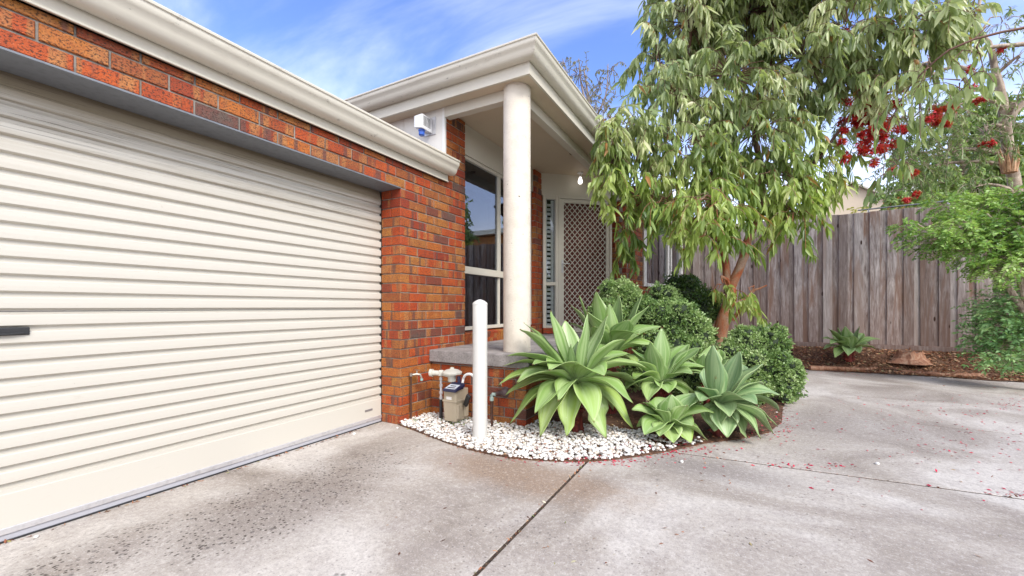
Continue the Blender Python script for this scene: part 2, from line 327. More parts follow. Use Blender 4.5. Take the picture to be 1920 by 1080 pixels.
WHITE = painted('white_paint', (.82, .81, .78), .4, .2, (.5, .45, .4))
WALLW = painted('white_board', (.78, .75, .70), .6, .2, (.5, .45, .4))
BOLL = painted('bollard_paint', (.62, .61, .58), .45, .3, (.42, .38, .32), scale=6)
ROLL, GUT, REN = mat_roller(), mat_gutter(), mat_render()
GALV = metal('galvanised_steel', (.20, .215, .24), .5, .35)
ALU = metal('aluminium', (.62, .61, .62), .4, .5)
SOIL = mat_soil(); GLASS = mat_glass('window_glass'); TIMB = mat_wood_fence()
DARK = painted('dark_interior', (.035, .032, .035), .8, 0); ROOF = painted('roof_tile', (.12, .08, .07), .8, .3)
BLIND = painted('blind_fabric', (.75, .77, .80), .8, 0); NAVY = painted('navy_plastic', (.015, .018, .06), .35, 0); BEIGE = painted('beige_meter', (.43, .36, .26), .45, .3, (.2, .15, .1), scale=9)
BLACK = painted('black_plastic', (.02, .02, .022), .5, 0); BRONZE = metal('meter_bronze', (.16, .11, .11), .5, .5); COPPER = metal('dark_copper', (.13, .065, .05), .5, .6, .4); BRASS = metal('worn_brass', (.42, .38, .33), .4, .8)
# ------------------------------------------------------------------ ground, driveway, bed
ed = [(748,797),(772,806),(800,817),(840,832),(880,844),(920,853),(960,860),(1005,864),(1050,866),(1098,866),(1140,864),(1180,859),(1225,852),(1265,844),(1320,832),(1385,824),(1440,812),(1466,792),(1468,765),(1480,740),(1500,715),(1512,697)]
edge = [G(*p).xy for p in ed]
bedpoly = [(-2.80, 2.84)]+[(-2.70, 2.80)]+[tuple(p) for p in edge[1:]]+[(edge[-1].x+.05, 9.70), (-3.2, 9.70), (-3.2, 3.0)]
gb = MB(); gb.add([(-300,-300,-.06),(300,-300,-.06),(300,300,-.06),(-300,300,-.06)], [(0,1,2,3)])
tag(gb.build('ground', SOIL), kind='structure')
def slab(x0, x1, ya0, yb0, ya1, yb1, name='driveway'):   # concrete panel between two joints, y at x0 / x1
    nx, ny = 2, 2; m = MB(); g = .009
    m.add([(x0+g, ya0+g, -.05),(x1-g, yb0+g, -.05),(x1-g, yb1-g, -.05),(x0+g, ya1-g, -.05),(x0+g, ya0+g, 0),(x1-g, yb0+g, 0),(x1-g, yb1-g, 0),(x0+g, ya1-g, 0)],
          [(0,3,2,1),(4,5,6,7),(0,1,5,4),(1,2,6,5),(2,3,7,6),(3,0,4,7)])
    return tag(m.build(name, CO, bevel=.004), kind='structure')
jx = -.925; j2a, j2b = 3.215, 3.75     # joint 2 at x=jx and x=6
slab(-3.3, jx, -8, -8, 3.3, j2a); slab(jx, 6, -8, -8, j2a, j2b); slab(jx, 6, j2a, j2b, 5.09, 5.10); slab(jx, 6, 5.09, 5.10, 8.76, 8.76)
JF = NB('joint_filler'); JF.fin(JF.ramp(JF.noise(40, 5), [(.35, (.02, .014, .010)), (.6, (.07, .045, .03)), (.75, (.16, .09, .05))]), .95); JF = JF.m
for (xa, ya_, xb, yb_) in ((jx, -8, jx, 3.3), (jx, j2a, 6, j2b), (.2, 5.09, 6, 5.10)):
    dv = Vector((xb-xa, yb_-ya_, 0)).normalized(); sv_ = Vector((-dv.y, dv.x, 0))*.0085
    tag(MB().add([(xa-sv_.x, ya_-sv_.y, -.0035), (xb-sv_.x, yb_-sv_.y, -.0035), (xb+sv_.x, yb_+sv_.y, -.0035), (xa+sv_.x, ya_+sv_.y, -.0035)], [(0, 1, 2, 3)]).build('driveway_joint', JF), kind='structure')
def inpoly(x, y, poly):
    c = False; j = len(poly)-1
    for i in range(len(poly)):
        xi, yi = poly[i]; xj, yj = poly[j]
        if (yi > y) != (yj > y) and x < (xj-xi)*(y-yi)/(yj-yi)+xi: c = not c
        j = i
    return c
b_ = MB(); b_.prism(bedpoly, -.04, .012); tag(b_.build('garden_bed', SOIL), kind='structure')
def mulch_z(x, y):
    s = min(max((y-8.62)/.95, 0), 1); return .008+.30*s*s*(3-2*s)
mb = MB(); NX, NY = 60, 16
for j in range(NY):
    for i in range(NX):
        x = edge[-1].x-.1+i*(7.5/(NX-1)); y = 8.60+j*(1.15/(NY-1)); yy = y+(.05*math.sin(x*3.1)+.04*math.sin(x*7.3+1)+.02*math.sin(x*17))*(j == 0)
        mb.v.append((x, yy, mulch_z(x, y)+(.0 if j == 0 else random.uniform(-.008, .014)))); mb.a.append(0)
for j in range(NY-1):
    for i in range(NX-1): k = j*NX+i; mb.f.append((k, k+1, k+NX+1, k+NX))
tag(mb.build('mulch_bank', SOIL, smooth=True), kind='structure')
# ------------------------------------------------------------------ brickwork
Z3 = Vector((0, 0, 1))
CH = .086
def brickwall(name, p0, u, n, L, z0, z1, parent, starts=(0, 0), ends=(0, 0), thick=.11, phase=0, gap=.010):
    """p0 = corner on the outer face, u along, n outward. starts/ends = inset of even/odd courses at each end (toothed corners)."""
    m = MB(); bu = []; bv = []; u = Vector(u).normalized(); n = Vector(n).normalized(); p0 = Vector(p0)
    rows = int(math.ceil((z1-z0)/CH-.01))
    for r in range(rows):
        par = (r+phase) % 2; s0 = starts[par]; s1 = L-ends[par]; za = z0+r*CH; zb = min(za+CH-gap, z1)
        a = s0
        while a < s1-.015:
            b = min(a+.23 if not (par == 1 and a == s0 and starts == (0, 0)) else a+.11, s1)
            if s1-b < .04: b = s1
            jx_, jn = random.uniform(-.0015, .0015), random.uniform(-.002, .002)
            o = p0+u*(a+jx_)-n*thick; o.z = za+random.uniform(-.001, .001)
            rr = random.random(); k0 = len(m.v)
            m.obox(o, u, Z3, n, b-a-.001, zb-za, thick+jn, .004, rr)
            ro = rr*53.0
            for vv in m.v[k0:]:
                q = Vector(vv)-p0; bu.append(q.dot(u)+q.dot(n)+ro); bv.append(q.z+ro*.7)
            a = b+gap
    o = m.build('brick_wall', BR, parent)
    for k, arr in (('bu', bu), ('bv', bv)):
        at = o.data.attributes.new(k, 'FLOAT', 'POINT'); at.data.foreach_set('value', np.array(arr, dtype=np.float32))
    return o
def mortar(parent, p0, u, n, L, z0, z1, rec=.009, thick=.10):
    m = MB(); u = Vector(u).normalized(); n = Vector(n).normalized(); o = Vector(p0)-n*(rec+thick); o.z = z0
    m.obox(o, u, Z3, n, L, z1-z0, thick); return m.build('mortar_bed', MO, parent)
house = thing('brick_house', 'red brick house with attached garage, cream gutters and a raised front porch', 'house', (0, 0, 0))
XF = -2.686; UY = (0, 1, 0); NX_ = (1, 0, 0); UXm = (-1, 0, 0); NYm = (0, -1, 0)
Y1, Y2 = 2.81, 3.82
def wall(p0, u, n, L, z0, z1, **k):
    w_ = brickwall('brick_wall', p0, u, n, L, z0, z1, house, **k)
    mm = mortar(house, Vector(p0)+Vector(u)*.008, u, n, L-.016, z0, z1)
    mm.parent = w_; return w_
wall((XF, Y1, 0), UY, NX_, Y2-Y1, 0, 25*CH, starts=(0, .12))                       # pillar beside the roller door
wall((XF, Y1+.0, 0), UXm, NYm, .24, 0, 25*CH, starts=(.12, .0), ends=(0, 0), phase=0)  # its return (even: header on this side)
wall((XF, -3.0, 0), UY, NX_, 3.0+Y2, 25*CH, 28*CH, phase=1)     # over the lintel
wall((XF, 3.475, 0), UY, NX_, Y2-3.475, 28*CH, 3.13, starts=(0, 0))
wall((XF, -3.0, 0), UY, NX_, .6, 0, 25*CH)
wall((XF, 3.234, 0), (1, 0, 0), NYm, 1.056, 0, .53, ends=(0, .12))             # face of the porch
wall((-1.63, 3.234, 0), UY, NX_, 3.6, 0, .53, starts=(.12, 0))
# pier beside the door
wall((XF, 5.63, .646), UY, NX_, .30, .646, 3.13, starts=(.0, .0)); wall((XF-.111, 5.631, .646), UXm, NYm, .12, .646, 3.13, starts=(0, 0))
# wall right of door
pc = W(1174, 575, 6.9); pa = pc+Vector((-.30, 0, 0)); pw = W(1205, 575, 7.6); dw = Vector((pw.x-pc.x, pw.y-pc.y, 0)); Lw = dw.length; dw.normalize(); nw = Vector((dw.y, -dw.x, 0))
wall((pa.x, pc.y, 0), (1, 0, 0), NYm, .30, 0, 3.0, ends=(0, .12))
wall((pc.x, pc.y+.001, 0), dw, nw, Lw, 0, 3.0, starts=(.12, .0))
# lower brick under far window and beyond
pe = W(1278, 575, 8.5); de = Vector((pe.x-pw.x, pe.y-pw.y, 0)); Le = de.length; de.normalize(); ne = Vector((de.y, -de.x, 0))
wall((pw.x, pw.y, 0), de, ne, Le, 0, 1.43)
# steel lintel plate
MB().box(-2.93, XF+.004, -2.4, Y1+.0, 25*CH-.012, 25*CH-.001).build('lintel', GALV, house, bevel=.002)
# sill bricks on edge under the front window
m = MB(); y = Y2+.005; bu = []; bv = []
while y < 5.62:
    rr = random.random(); k0 = len(m.v); m.obox((-2.80, y, .655), (0, 1, 0), (.16, 0, .98), (.98, 0, -.16), .076, .135, .115, .004, rr)
    for vv in m.v[k0:]: bu.append(vv[2]+rr*53); bv.append(vv[1]+rr*31)
    y += .086
o = m.build('window_sill', BR, house)
for k, arr in (('bu', bu), ('bv', bv)): at = o.data.attributes.new(k, 'FLOAT', 'POINT'); at.data.foreach_set('value', np.array(arr, dtype=np.float32))
mm = MB().box(-2.80, -2.705, Y2+.002, 5.63, .648, .775).build('mortar_bed', MO, o)
# porch slab
MB().prism([(XF+.002, 3.20), (-1.59, 3.20), (-1.59, 6.9), (pc.x-.3, 6.9), (XF-.6, 6.9), (XF-.6, 5.95), (XF+.002, 5.95)], .53, .646).build('porch_slab', PO, house, bevel=.008)
# column
m = MB(); cx_, cy_ = -1.857, 3.49
prof = [(.131, .647), (.131, .66)] + [(.129, .7+i*.08) for i in range(30)] + [(.129, 3.139)]
m.lathe((cx_, cy_, 0), prof, 40); m.build('porch_column', REN, house, smooth=True)
# ------------------------------------------------------------------ roller door
DX = -2.935
prof = [(DX, .215), (DX, .235)]; z = .235
while z < 2.02:
    prof += [(DX-.018, z+.002), (DX-.019, z+.020), (DX-.003, z+.0255), (DX+.0015, z+.029), (DX+.002, z+.052), (DX+.001, z+.074), (DX-.003, z+.0785)]; z += .080
# the curtain turns back on to its drum
for k in range(1, 9):
    q = R(k*9.5); prof += [(DX-.01-.32*(1-math.cos(q)), z+.32*math.sin(q)*.8)]
m = MB(); ys = [-2.42, Y1+.004]; n = len(prof)
vs = [(x, yy, zz_) for yy in ys for x, zz_ in prof]; m.add(vs, [(i, n+i, n+i+1, i+1) for i in range(n-1)])
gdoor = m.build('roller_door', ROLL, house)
MB().box(DX-.012, DX+.006, -2.42, Y1+.002, .062, .216).build('bottom_panel', ROLL, gdoor, bevel=.003)
MB().box(DX-.016, DX+.012, -2.42, Y1+.002, .034, .064).build('bottom_rail', ALU, gdoor, bevel=.003)
MB().box(DX-.012, DX+.004, -2.42, Y1+.002, .004, .033).build('rubber_seal', painted('seal_grey', (.46, .46, .50), .5, .1), gdoor)
MB().box(DX-.012, DX+.0155, -2.42, Y1+.002, .001, .007).build('seal_lip', BLACK, gdoor)
for zs in (1.048,): MB().box(DX+.0035, DX+.0050, -2.42, Y1, zs-.0015, zs+.0015).build('seam', DARK, gdoor)
h_ = MB(); h_.box(DX-.002, DX+.010, .40, .625, .938, .975); ho = h_.build('handle', BLACK, gdoor, bevel=.004)
MB().tube([(DX+.012, .42, .948), (DX+.016, .50, .944), (DX+.016, .56, .944), (DX+.012, .605, .948)], .006, 8).build('handle_grip', BLACK, gdoor, smooth=True)
MB().box(DX+.006, DX+.0085, 2.62, 2.705, .128, .146).build('badge', painted('badge_grey', (.2, .18, .18), .4, 0), gdoor)
MB().box(-3.10, -2.952, Y1+.005, Y1+.09, 0, 2.4).build('door_guide', painted('guide_dark', (.10, .09, .08), .5, 0), house)
# ------------------------------------------------------------------ gutters, fascia, eaves
GP = [(.002, .118), (.002, .0), (.045, -.004), (.066, .003), (.082, .020), (.092, .044), (.100, .066), (.112, .078), (.121, .090), (.122, .118), (.131, .122), (.133, .133), (.128, .139), (.116, .137), (.110, .120), (.100, .085), (.080, .05), (.05, .02), (.01, .02)]
def sweep(path, normals, prof, z0, name, mat, parent, smooth=True):
    m = MB(); n = len(prof); k = len(path); vs = []
    for (x, y), (nx, ny) in zip(path, normals): vs += [(x+nx*o, y+ny*o, z0+h) for o, h in prof]
    fs = [(i*n+j, (i+1)*n+j, (i+1)*n+(j+1) % n, i*n+(j+1) % n) for i in range(k-1) for j in range(n)]
    fs += [tuple(range(n)), tuple((k-1)*n+j for j in range(n-1, -1, -1))]
    m.add(vs, fs); return m.build(name, mat, parent, smooth=smooth)
sweep([(-2.655, -3.2), (-2.655, 3.50)], [(1, 0)]*2, GP, 2.435, 'gutter', GUT, house)
MB().box(XF+.003, -2.656, -3.2, 3.468, 2.362, 2.54).build('fascia', CREAM, house, bevel=.003)
MB().box(XF+.003, -2.646, -3.2, 3.466, 2.362, 2.374).build('fascia_bead', CREAM, house, bevel=.003)
MB().add([(-2.66, -3.2, 2.55), (-2.66, 3.45, 2.55), (-8.5, 3.45, 2.85), (-8.5, -3.2, 2.85)], [(0, 1, 2, 3)]).build('garage_roof', ROOF, house, solid=.03)
# porch eave
EX, EY = -1.625, 3.289; EYe = 6.75; EXl = -5.5
sweep([(EXl, EY), (EX, EY), (EX, EYe)], [(0, -1), (1, -1), (1, 0)], GP, 3.238, 'gutter', GUT, house)
m = MB(); fp = [(0, 0), (0, .20), (-.022, .20), (-.022, 0)]
sweep([(EXl, EY), (EX, EY), (EX, EYe)], [(0, -1), (1, -1), (1, 0)], fp, 3.128, 'fascia', CREAM, house, smooth=False)
MB().box(EXl, EX-.024, EY+.024, EYe, 3.140, 3.152).build('soffit', SOFFIT, house)
MB().box(XF+.002, cx_+.04, 3.44, 3.53, 3.035, 3.1395).build('porch_beam', CREAM, house, bevel=.003)
MB().box(cx_-.05, cx_+.04, 3.62, 6.75, 3.035, 3.1395).build('porch_beam', CREAM, house, bevel=.003)
MB().box(EXl, XF-.030, 3.452, 3.474, 2.5, 3.1395).build('wall_panel', WALLW, house)
MB().box(XF-.030, XF+.003, 3.444, 3.474, 2.5, 3.139).build('corner_trim', WHITE, house, bevel=.002)
MB().box(-3.25, -3.247, 3.449, 3.4515, 2.5, 3.139).build('panel_joint', CREAM, house)
m = MB(); m.add([(EXl, EY-.03, 3.37), (EX+.03, EY-.03, 3.37), (EX+.03, EYe, 3.37), (EXl, EYe, 3.37), (EXl, 5.0, 3.95), (EX-1.7, 5.0, 3.95)], [(0, 1, 5, 4), (1, 2, 5), (2, 3, 4, 5)])
m.build('porch_roof', ROOF, house, solid=.03)
# far wing roof
m = MB(); a0 = pc+Vector((.25, -.1, 0)); a1 = pe+ne*.35+de*.3; m.add([(a0.x, a0.y, 3.0), (a1.x, a1.y, 3.0), (a1.x-4, a1.y+1.0, 3.5), (-5.5, a0.y, 3.5)], [(0, 1, 2, 3)]); m.build('wing_roof', ROOF, house, solid=.04)
# ------------------------------------------------------------------ front window
def bars(name, boxes, mat, parent, bevel=.004):
    m = MB()
    for b in boxes: m.box(*b)
    return m.build(name, mat, parent, bevel=bevel)
wx = -2.775; ya, yb = Y2+.004, 5.628; ym = 4.69; zs0, zs1, zt0, zt1 = .80, 2.80, 1.45, 1.535
g_ = MB().box(wx-.006, wx-.003, ya+.01, yb-.01, zs0+.02, zs1-.02)
win = bars('window', [(wx-.03, wx+.03, ya, ya+.035, zs0, zs1), (wx-.03, wx+.03, yb-.035, yb, zs0, zs1), (wx-.03, wx+.03, ya+.035, yb-.035, zs1-.035, zs1), (wx-.03, wx+.045, ya+.035, yb-.035, zs0, zs0+.04)], CREAM, house)
bars('mullion', [(wx-.028, wx+.024, ym-.028, ym+.028, zt1, zs1-.035), (wx-.028, wx+.02, ym-.016, ym+.016, zs0+.04, zt0)], CREAM, win)
bars('transom', [(wx-.028, wx+.04, ya+.035, yb-.035, zt0, zt0+.05), (wx-.028, wx+.028, ya+.035, yb-.035, zt0+.05, zt1)], CREAM, win)
g_.build('pane', GLASS, win)
bars('blind', [(wx-.09, wx-.086, ya+.05, yb-.05, 2.50, 2.79), (wx-.095, wx-.08, ya+.05, yb-.05, 2.485, 2.50)], BLIND, win, bevel=.001)
MB().box(wx-.02, wx-.012, 4.28, 4.47, 1.255, 1.272).build('sticker', painted('green_sticker', (.04, .42, .15), .5, 0), win)
# long pale curtain behind the lower pane
m = MB(); k = 60
vs = [(wx-.16+.018*math.sin(i*.95), 4.05+i*.011, zz_) for zz_ in (.82, 2.45) for i in range(k)]
m.add(vs, [(i, i+1, k+i+1, k+i) for i in range(k-1)]); m.build('curtain', painted('curtain_cloth', (.30, .28, .26), .8, 0), win, smooth=True)
MB().box(-2.80, -2.72, ya, yb, 2.80, 3.139).build('infill_board', CREAM, house)
# room behind
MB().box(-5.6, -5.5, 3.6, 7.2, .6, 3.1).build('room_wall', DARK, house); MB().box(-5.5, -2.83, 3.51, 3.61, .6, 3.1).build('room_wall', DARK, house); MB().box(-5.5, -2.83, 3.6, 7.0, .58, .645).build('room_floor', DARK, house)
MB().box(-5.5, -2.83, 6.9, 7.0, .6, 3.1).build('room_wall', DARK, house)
# ------------------------------------------------------------------ angled entry: sidelight with shutter, screen door
q1 = W(1020, 575, 6.44); q2 = W(1152, 575, 6.70); eu = Vector((q2.x-q1.x, q2.y-q1.y, 0)); EL = eu.length; eu.normalize(); en = Vector((eu.y, -eu.x, 0))
def S(px):   # distance along the entry wall for an image column
    d = D(px); # solve q1+eu*s = d*t
    det = eu.x*(-d[1])+eu.y*d[0]; s = (-q1.x*(-d[1])-q1.y*d[0])/det; return s
def ebox(m, s0, s1, z0, z1, n0, n1):
    o = Vector((q1.x, q1.y, 0))+eu*s0+en*n0; o.z = z0; return m.obox(o, eu, Z3, en, s1-s0, z1-z0, n1-n0)
sD0, sD1 = S(1046), S(1146); zh = 2.80; zf = .655
m = MB(); ebox(m, -.35, EL+.1, zh, 3.139, -.1, 0); m.build('bulkhead', CREAM, house)
# sidelight
m = MB(); ebox(m, -.02, .03, .74, zh-.002, -.05, .02); ebox(m, sD0-.045, sD0-.001, .655, zh-.002, -.06, .025); ebox(m, .03, sD0-.045, zh-.06, zh-.002, -.05, .02); ebox(m, .03, sD0-.045, .74, .78, -.05, .03); ebox(m, .03, sD0-.045, 1.40, 1.45, -.05, .02)
sl_ = m.build('sidelight', CREAM, house, bevel=.003)
m = MB(); ebox(m, -.02, sD0-.046, .655, .739, -.08, .03); o = m.build('sill', BR, sl_)
for k in ('bu', 'bv'): at = o.data.attributes.new(k, 'FLOAT', 'POINT'); at.data.foreach_set('value', np.linspace(0, 1, 8).astype(np.float32))
m = MB(); ebox(m, .03, .07, .78, zh-.06, -.105, -.075); ebox(m, sD0-.085, sD0-.045, .78, zh-.06, -.105, -.075); z = .80
while z < zh-.10:
    oo = Vector((q1.x, q1.y, 0))+eu*.07-en*.12; oo.z = z; m.obox(oo, eu, (en*.45-Z3*.89), (Z3*.45+en*.89), sD0-.155, .045, .012); z += .070
m.build('shutter', WHITE, sl_)
m = MB(); ebox(m, .03, sD0-.045, .78, zh-.06, -.02, -.016); m.build('pane', mat_glass('side_glass', (.9, .92, .92), .03), sl_)
# door frame + screen door
m = MB(); ebox(m, sD0, sD0+.035, zf, zh-.002, -.09, .03); ebox(m, sD1-.035, sD1, zf, zh-.002, -.09, .03); ebox(m, sD0+.035, sD1-.035, zh-.04, zh-.002, -.09, .03); ebox(m, sD0, sD1, .647, zf, -.09, .06)
df = m.build('door_frame', CREAM, house, bevel=.003)
d0, d1, e0, e1 = sD0+.038, sD1-.038, zf+.01, zh-.045
m = MB(); ebox(m, d0, d0+.055, e0, e1, -.012, .018); ebox(m, d1-.055, d1, e0, e1, -.012, .018); ebox(m, d0+.055, d1-.055, e0, e0+.07, -.012, .018); ebox(m, d0+.055, d1-.055, e1-.06, e1, -.012, .018)
sdoor = m.build('screen_door', CREAM, house, bevel=.003)
# diamond grille, clipped to the door opening
m = MB(); a0_, a1_, c0_, c1_ = d0+.055, d1-.055, e0+.07, e1-.06; ww = a1_-a0_; hh = c1_-c0_; px_ = .086; sl2 = 1.12
for sg in (1, -1):
    k = -int(hh/sl2/px_)-2
    while k*px_ < ww+hh:
        # line x = k*px + (z)/sl2 (sg=1) or mirrored
        z_a = max(0, -k*px_*sl2); x_a = k*px_+z_a/sl2; z_b = min(hh, (ww-k*px_)*sl2); x_b = k*px_+z_b/sl2
        if z_b > z_a+.01 and x_a < ww:
            xa, xb = (x_a, x_b) if sg == 1 else (ww-x_a, ww-x_b)
            A = Vector((q1.x, q1.y, 0))+eu*(a0_+xa)+en*(.003+sg*.002); A.z = c0_+z_a; B = Vector((q1.x, q1.y, 0))+eu*(a0_+xb)+en*(.003+sg*.002); B.z = c0_+z_b
            m.tube([A, B], .0068, 4, False)
        k += 1
m.build('diamond_grille', CREAM, sdoor)
m = MB(); ebox(m, d0+.012, d0+.045, 1.60, 1.80, .018, .026); ebox(m, d0+.02, d0+.036, 1.62, 1.66, .026, .034)
o = Vector((q1.x, q1.y, 0))+eu*(d0+.03)+en*.03; o.z = 1.74; m.tube([o, o+en*.035, o+en*.04+eu*.10], .008, 8); m.build('handle', ALU, sdoor, smooth=True)
m = MB(); ebox(m, d0-.01, d1+.01, zf, zh-.03, -.10, -.06); m.build('timber_door', painted('red_brown_door', (.15, .04, .028), .4, .4, (.06, .02, .015), scale=5), house)
# ------------------------------------------------------------------ far window on the wing
def fbox(m, s0, s1, z0, z1, n0, n1):
    o = Vector((pw.x, pw.y, 0))+de*s0+ne*n0; o.z = z0; return m.obox(o, de, Z3, ne, s1-s0, z1-z0, n1-n0)
m = MB(); fbox(m, 0, .09, 1.44, 2.95, -.06, .03); fbox(m, Le*.60, Le*.60+.05, 1.50, 2.9, -.05, .02); fbox(m, Le*.60+.12, Le*.60+.15, 1.50, 2.9, -.05, .02); fbox(m, Le-.08, Le, 1.44, 2.95, -.06, .03); fbox(m, .09, Le-.08, 1.44, 1.50, -.05, .05); fbox(m, .09, Le-.08, 2.89, 2.95, -.05, .03)
fw = m.build('window', WHITE, house, bevel=.003)
m = MB(); fbox(m, .09, Le-.08, 1.50, 2.89, -.02, -.016); m.build('pane', mat_glass('far_glass', (.35, .33, .36), .45), fw)
m = MB(); k = 40; vs = []
for zz_ in (1.5, 2.9):
    for i in range(k): p = Vector((pw.x, pw.y, 0))+de*(.25+i*.012)-ne*(.10+.015*math.sin(i*1.1)); vs.append((p.x, p.y, zz_))
m.add(vs, [(i, i+1, k+i+1, k+i) for i in range(k-1)]); m.build('curtain', WHITE, fw)
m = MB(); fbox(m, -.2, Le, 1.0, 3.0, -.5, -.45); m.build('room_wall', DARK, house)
m = MB(); fbox(m, 0, Le+.1, 2.95, 3.0, -.2, .1); m.build('wing_fascia', CREAM, house)
# ------------------------------------------------------------------ porch light, ceiling vent, siren
lp = W(1088, 327, 6.40); lz = 3.139
t = thing('porch_light', 'bare bulb in a small batten holder under the porch ceiling above the screen door', 'light')
MB().lathe((lp.x, lp.y, 0), [(.045, lz), (.045, lz-.018), (.024, lz-.03), (.022, lz-.075)], 20).build('lamp_holder', WHITE, t, smooth=True)
MB().lathe((lp.x, lp.y, 0), [(.016, lz-.075), (.024, lz-.10), (.036, lz-.135), (.034, lz-.16), (.02, lz-.178), (.004, lz-.183)], 20).build('bulb', emis('bulb_glow', (1, .95, .88), 1.3), t, smooth=True)
vp = W(1073, 289, 5.60)
t = thing('ceiling_sensor', 'small round brown fitting with a stub of wire on the porch ceiling', 'ceiling fitting')
MB().lathe((vp.x, vp.y, 0), [(.038, 3.139), (.038, 3.130), (.026, 3.127), (.024, 3.12)], 20).build('disc', metal('brown_disc', (.16, .09, .05), .6, .2), t, smooth=True)
MB().tube([(vp.x, vp.y, 3.121), (vp.x+.02, vp.y-.03, 3.10), (vp.x+.01, vp.y-.09, 3.12)], .003, 5).build('wire', BLACK, t)
t = thing('alarm_siren', 'white alarm siren box with blue strobe on the white wall above the garage gutter', 'alarm siren')
MB().box(-2.965, -2.80, 3.442, 3.4515, 2.885, 3.07).build('back_plate', ALU, t, bevel=.002)
mm = MB(); x0s, x1s = -2.955, -2.845
mm.add([(x0s, 3.285, 2.925), (x1s, 3.285, 2.90), (x1s, 3.441, 2.90), (x0s, 3.441, 2.925), (x0s, 3.285, 3.045), (x1s, 3.285, 3.05), (x1s, 3.441, 3.05), (x0s, 3.441, 3.045)], [(0,3,2,1),(4,5,6,7),(0,1,5,4),(1,2,6,5),(2,3,7,6),(3,0,4,7)])
mm.build('housing', painted('siren_white', (.78, .79, .80), .35, 0), t, bevel=.006)
mm = MB()
for i in range(8):
    for j in range(2): mm.box(x1s-.001, x1s+.0015, 3.305+j*.058, 3.355+j*.058, 2.937+i*.0125, 2.942+i*.0125)
mm.build('louvre', BLACK, t)
MB().lathe((-2.895, 3.335, 0), [(.036, 2.904), (.036, 2.893), (.030, 2.888), (.030, 2.853), (.024, 2.846)], 24).build('strobe', painted('blue_lens', (.03, .12, .55), .12, 0), t, smooth=True)
# ------------------------------------------------------------------ bollard
bl = G(900, 824, .01)
t = thing('bollard', 'white painted steel bollard standing in the white pebbles before the porch', 'bollard')
MB().lathe((bl.x, bl.y, 0), [(.059, .0), (.0585, .3), (.0585, .6), (.0585, .9), (.0585, 1.088), (.056, 1.094)], 40).build('post', BOLL, t, smooth=True)
MB().lathe((bl.x, bl.y, 0), [(.0605, 1.086), (.0605, 1.094), (.054, 1.104), (.034, 1.118), (.012, 1.127), (.003, 1.128)], 40).build('cap', BOLL, t, smooth=True)
# ------------------------------------------------------------------ garden tap on the pillar
t = thing('garden_tap', 'small brass tap on a thin dark riser pipe against the brick pillar', 'tap')
tp = Vector((-2.655, W(772, 575, 3.826).y, 0)); zt = .435
MB().tube([(tp.x, tp.y, 0), (tp.x, tp.y, zt)], .0085, 8).build('riser_pipe', COPPER, t, smooth=True)
MB().lathe((tp.x, tp.y, zt-.01), [(.012, 0), (.016, .004), (.016, .026), (.009, .032)], 10).build('elbow', BRASS, t, smooth=True)
MB().tube([(tp.x, tp.y, zt+.006), (tp.x+.03, tp.y+.035, zt+.01), (tp.x+.055, tp.y+.06, zt+.006), (tp.x+.065, tp.y+.07, zt-.03)], [.009, .012, .012, .010], 10).build('spout', BRASS, t, smooth=True)
MB().lathe((tp.x+.035, tp.y+.04, zt+.012), [(.009, 0), (.007, .02), (.004, .035)], 8).box(tp.x+.008, tp.x+.062, tp.y+.035, tp.y+.045, zt+.045, zt+.052).build('tap_handle', BRASS, t)
MB().lathe((tp.x+.065, tp.y+.07, zt-.055), [(.010, 0), (.014, .003), (.014, .02), (.010, .025)], 10).build('hose_adapter', painted('aged_green', (.22, .36, .33), .5, 0), t, smooth=True)
# ------------------------------------------------------------------ gas meter
t = thing('gas_meter', 'beige gas meter with regulator, grey inlet pipe and white hose bend by porch wall', 'gas meter')
gx0, gx1, gy0, gy1 = -2.335, -2.185, 2.965, 3.175
# body: tall tapered casing, wider in the upper shell
def rr_box(m, x0, x1, y0, y1, z0, z1, tp_=0.0, r=.02):
    prof_ = []
    for (cx1, cy1, a) in ((x1-r, y0+r, -90), (x1-r, y1-r, 0), (x0+r, y1-r, 90), (x0+r, y0+r, 180)):
        for k in range(4): q = R(a+k*30); prof_.append((cx1+r*math.cos(q), cy1+r*math.sin(q)))
    mx_, my_ = (x0+x1)/2, (y0+y1)/2; n = len(prof_)
    vs = [(mx_+(p[0]-mx_)*(1-tp_), my_+(p[1]-my_)*(1-tp_), z0) for p in prof_]+[(p[0], p[1], z1) for p in prof_]
    m.add(vs, [tuple(range(n-1, -1, -1)), tuple(range(n, 2*n))]+[(i, (i+1) % n, n+(i+1) % n, n+i) for i in range(n)])
m = MB(); rr_box(m, gx0, gx1, gy0, gy1, .05, .225, .10); rr_box(m, gx0-.006, gx1+.006, gy0-.006, gy1+.006, .222, .240); rr_box(m, gx0+.004, gx1-.004, gy0+.004, gy1-.004, .238, .325, 0)
gm = m.build('casing', BEIGE, t, bevel=.004)
m = MB()
for yy in (gy0+.05, gy1-.06): m_ = MB(); rr_box(m_, gx1-.02, gx1+.014, yy-.032, yy+.032, .075, .20, .08, .008); m_.build('diaphragm_cover', BEIGE, gm, bevel=.003)
for yy in (gy0+.01, (gy0+gy1)/2, gy1-.012): MB().lathe((gx1+.006, yy, .231), [(.005, 0), (.005, .006)], 6, (1, 0, 0)).build('bolt', BEIGE, gm)
for xx in (gx0+.02, gx1-.02): MB().lathe((xx, gy0-.006, .231), [(.005, 0), (.005, .006)], 6, (0, -1, 0)).build('bolt', BEIGE, gm)
m = MB().box(gx0+.045, gx0+.10, gy0-.0005, gy0+.005, .225+.02, .27); m.build('label', painted('white_label', (.75, .73, .7), .5, .2), gm)
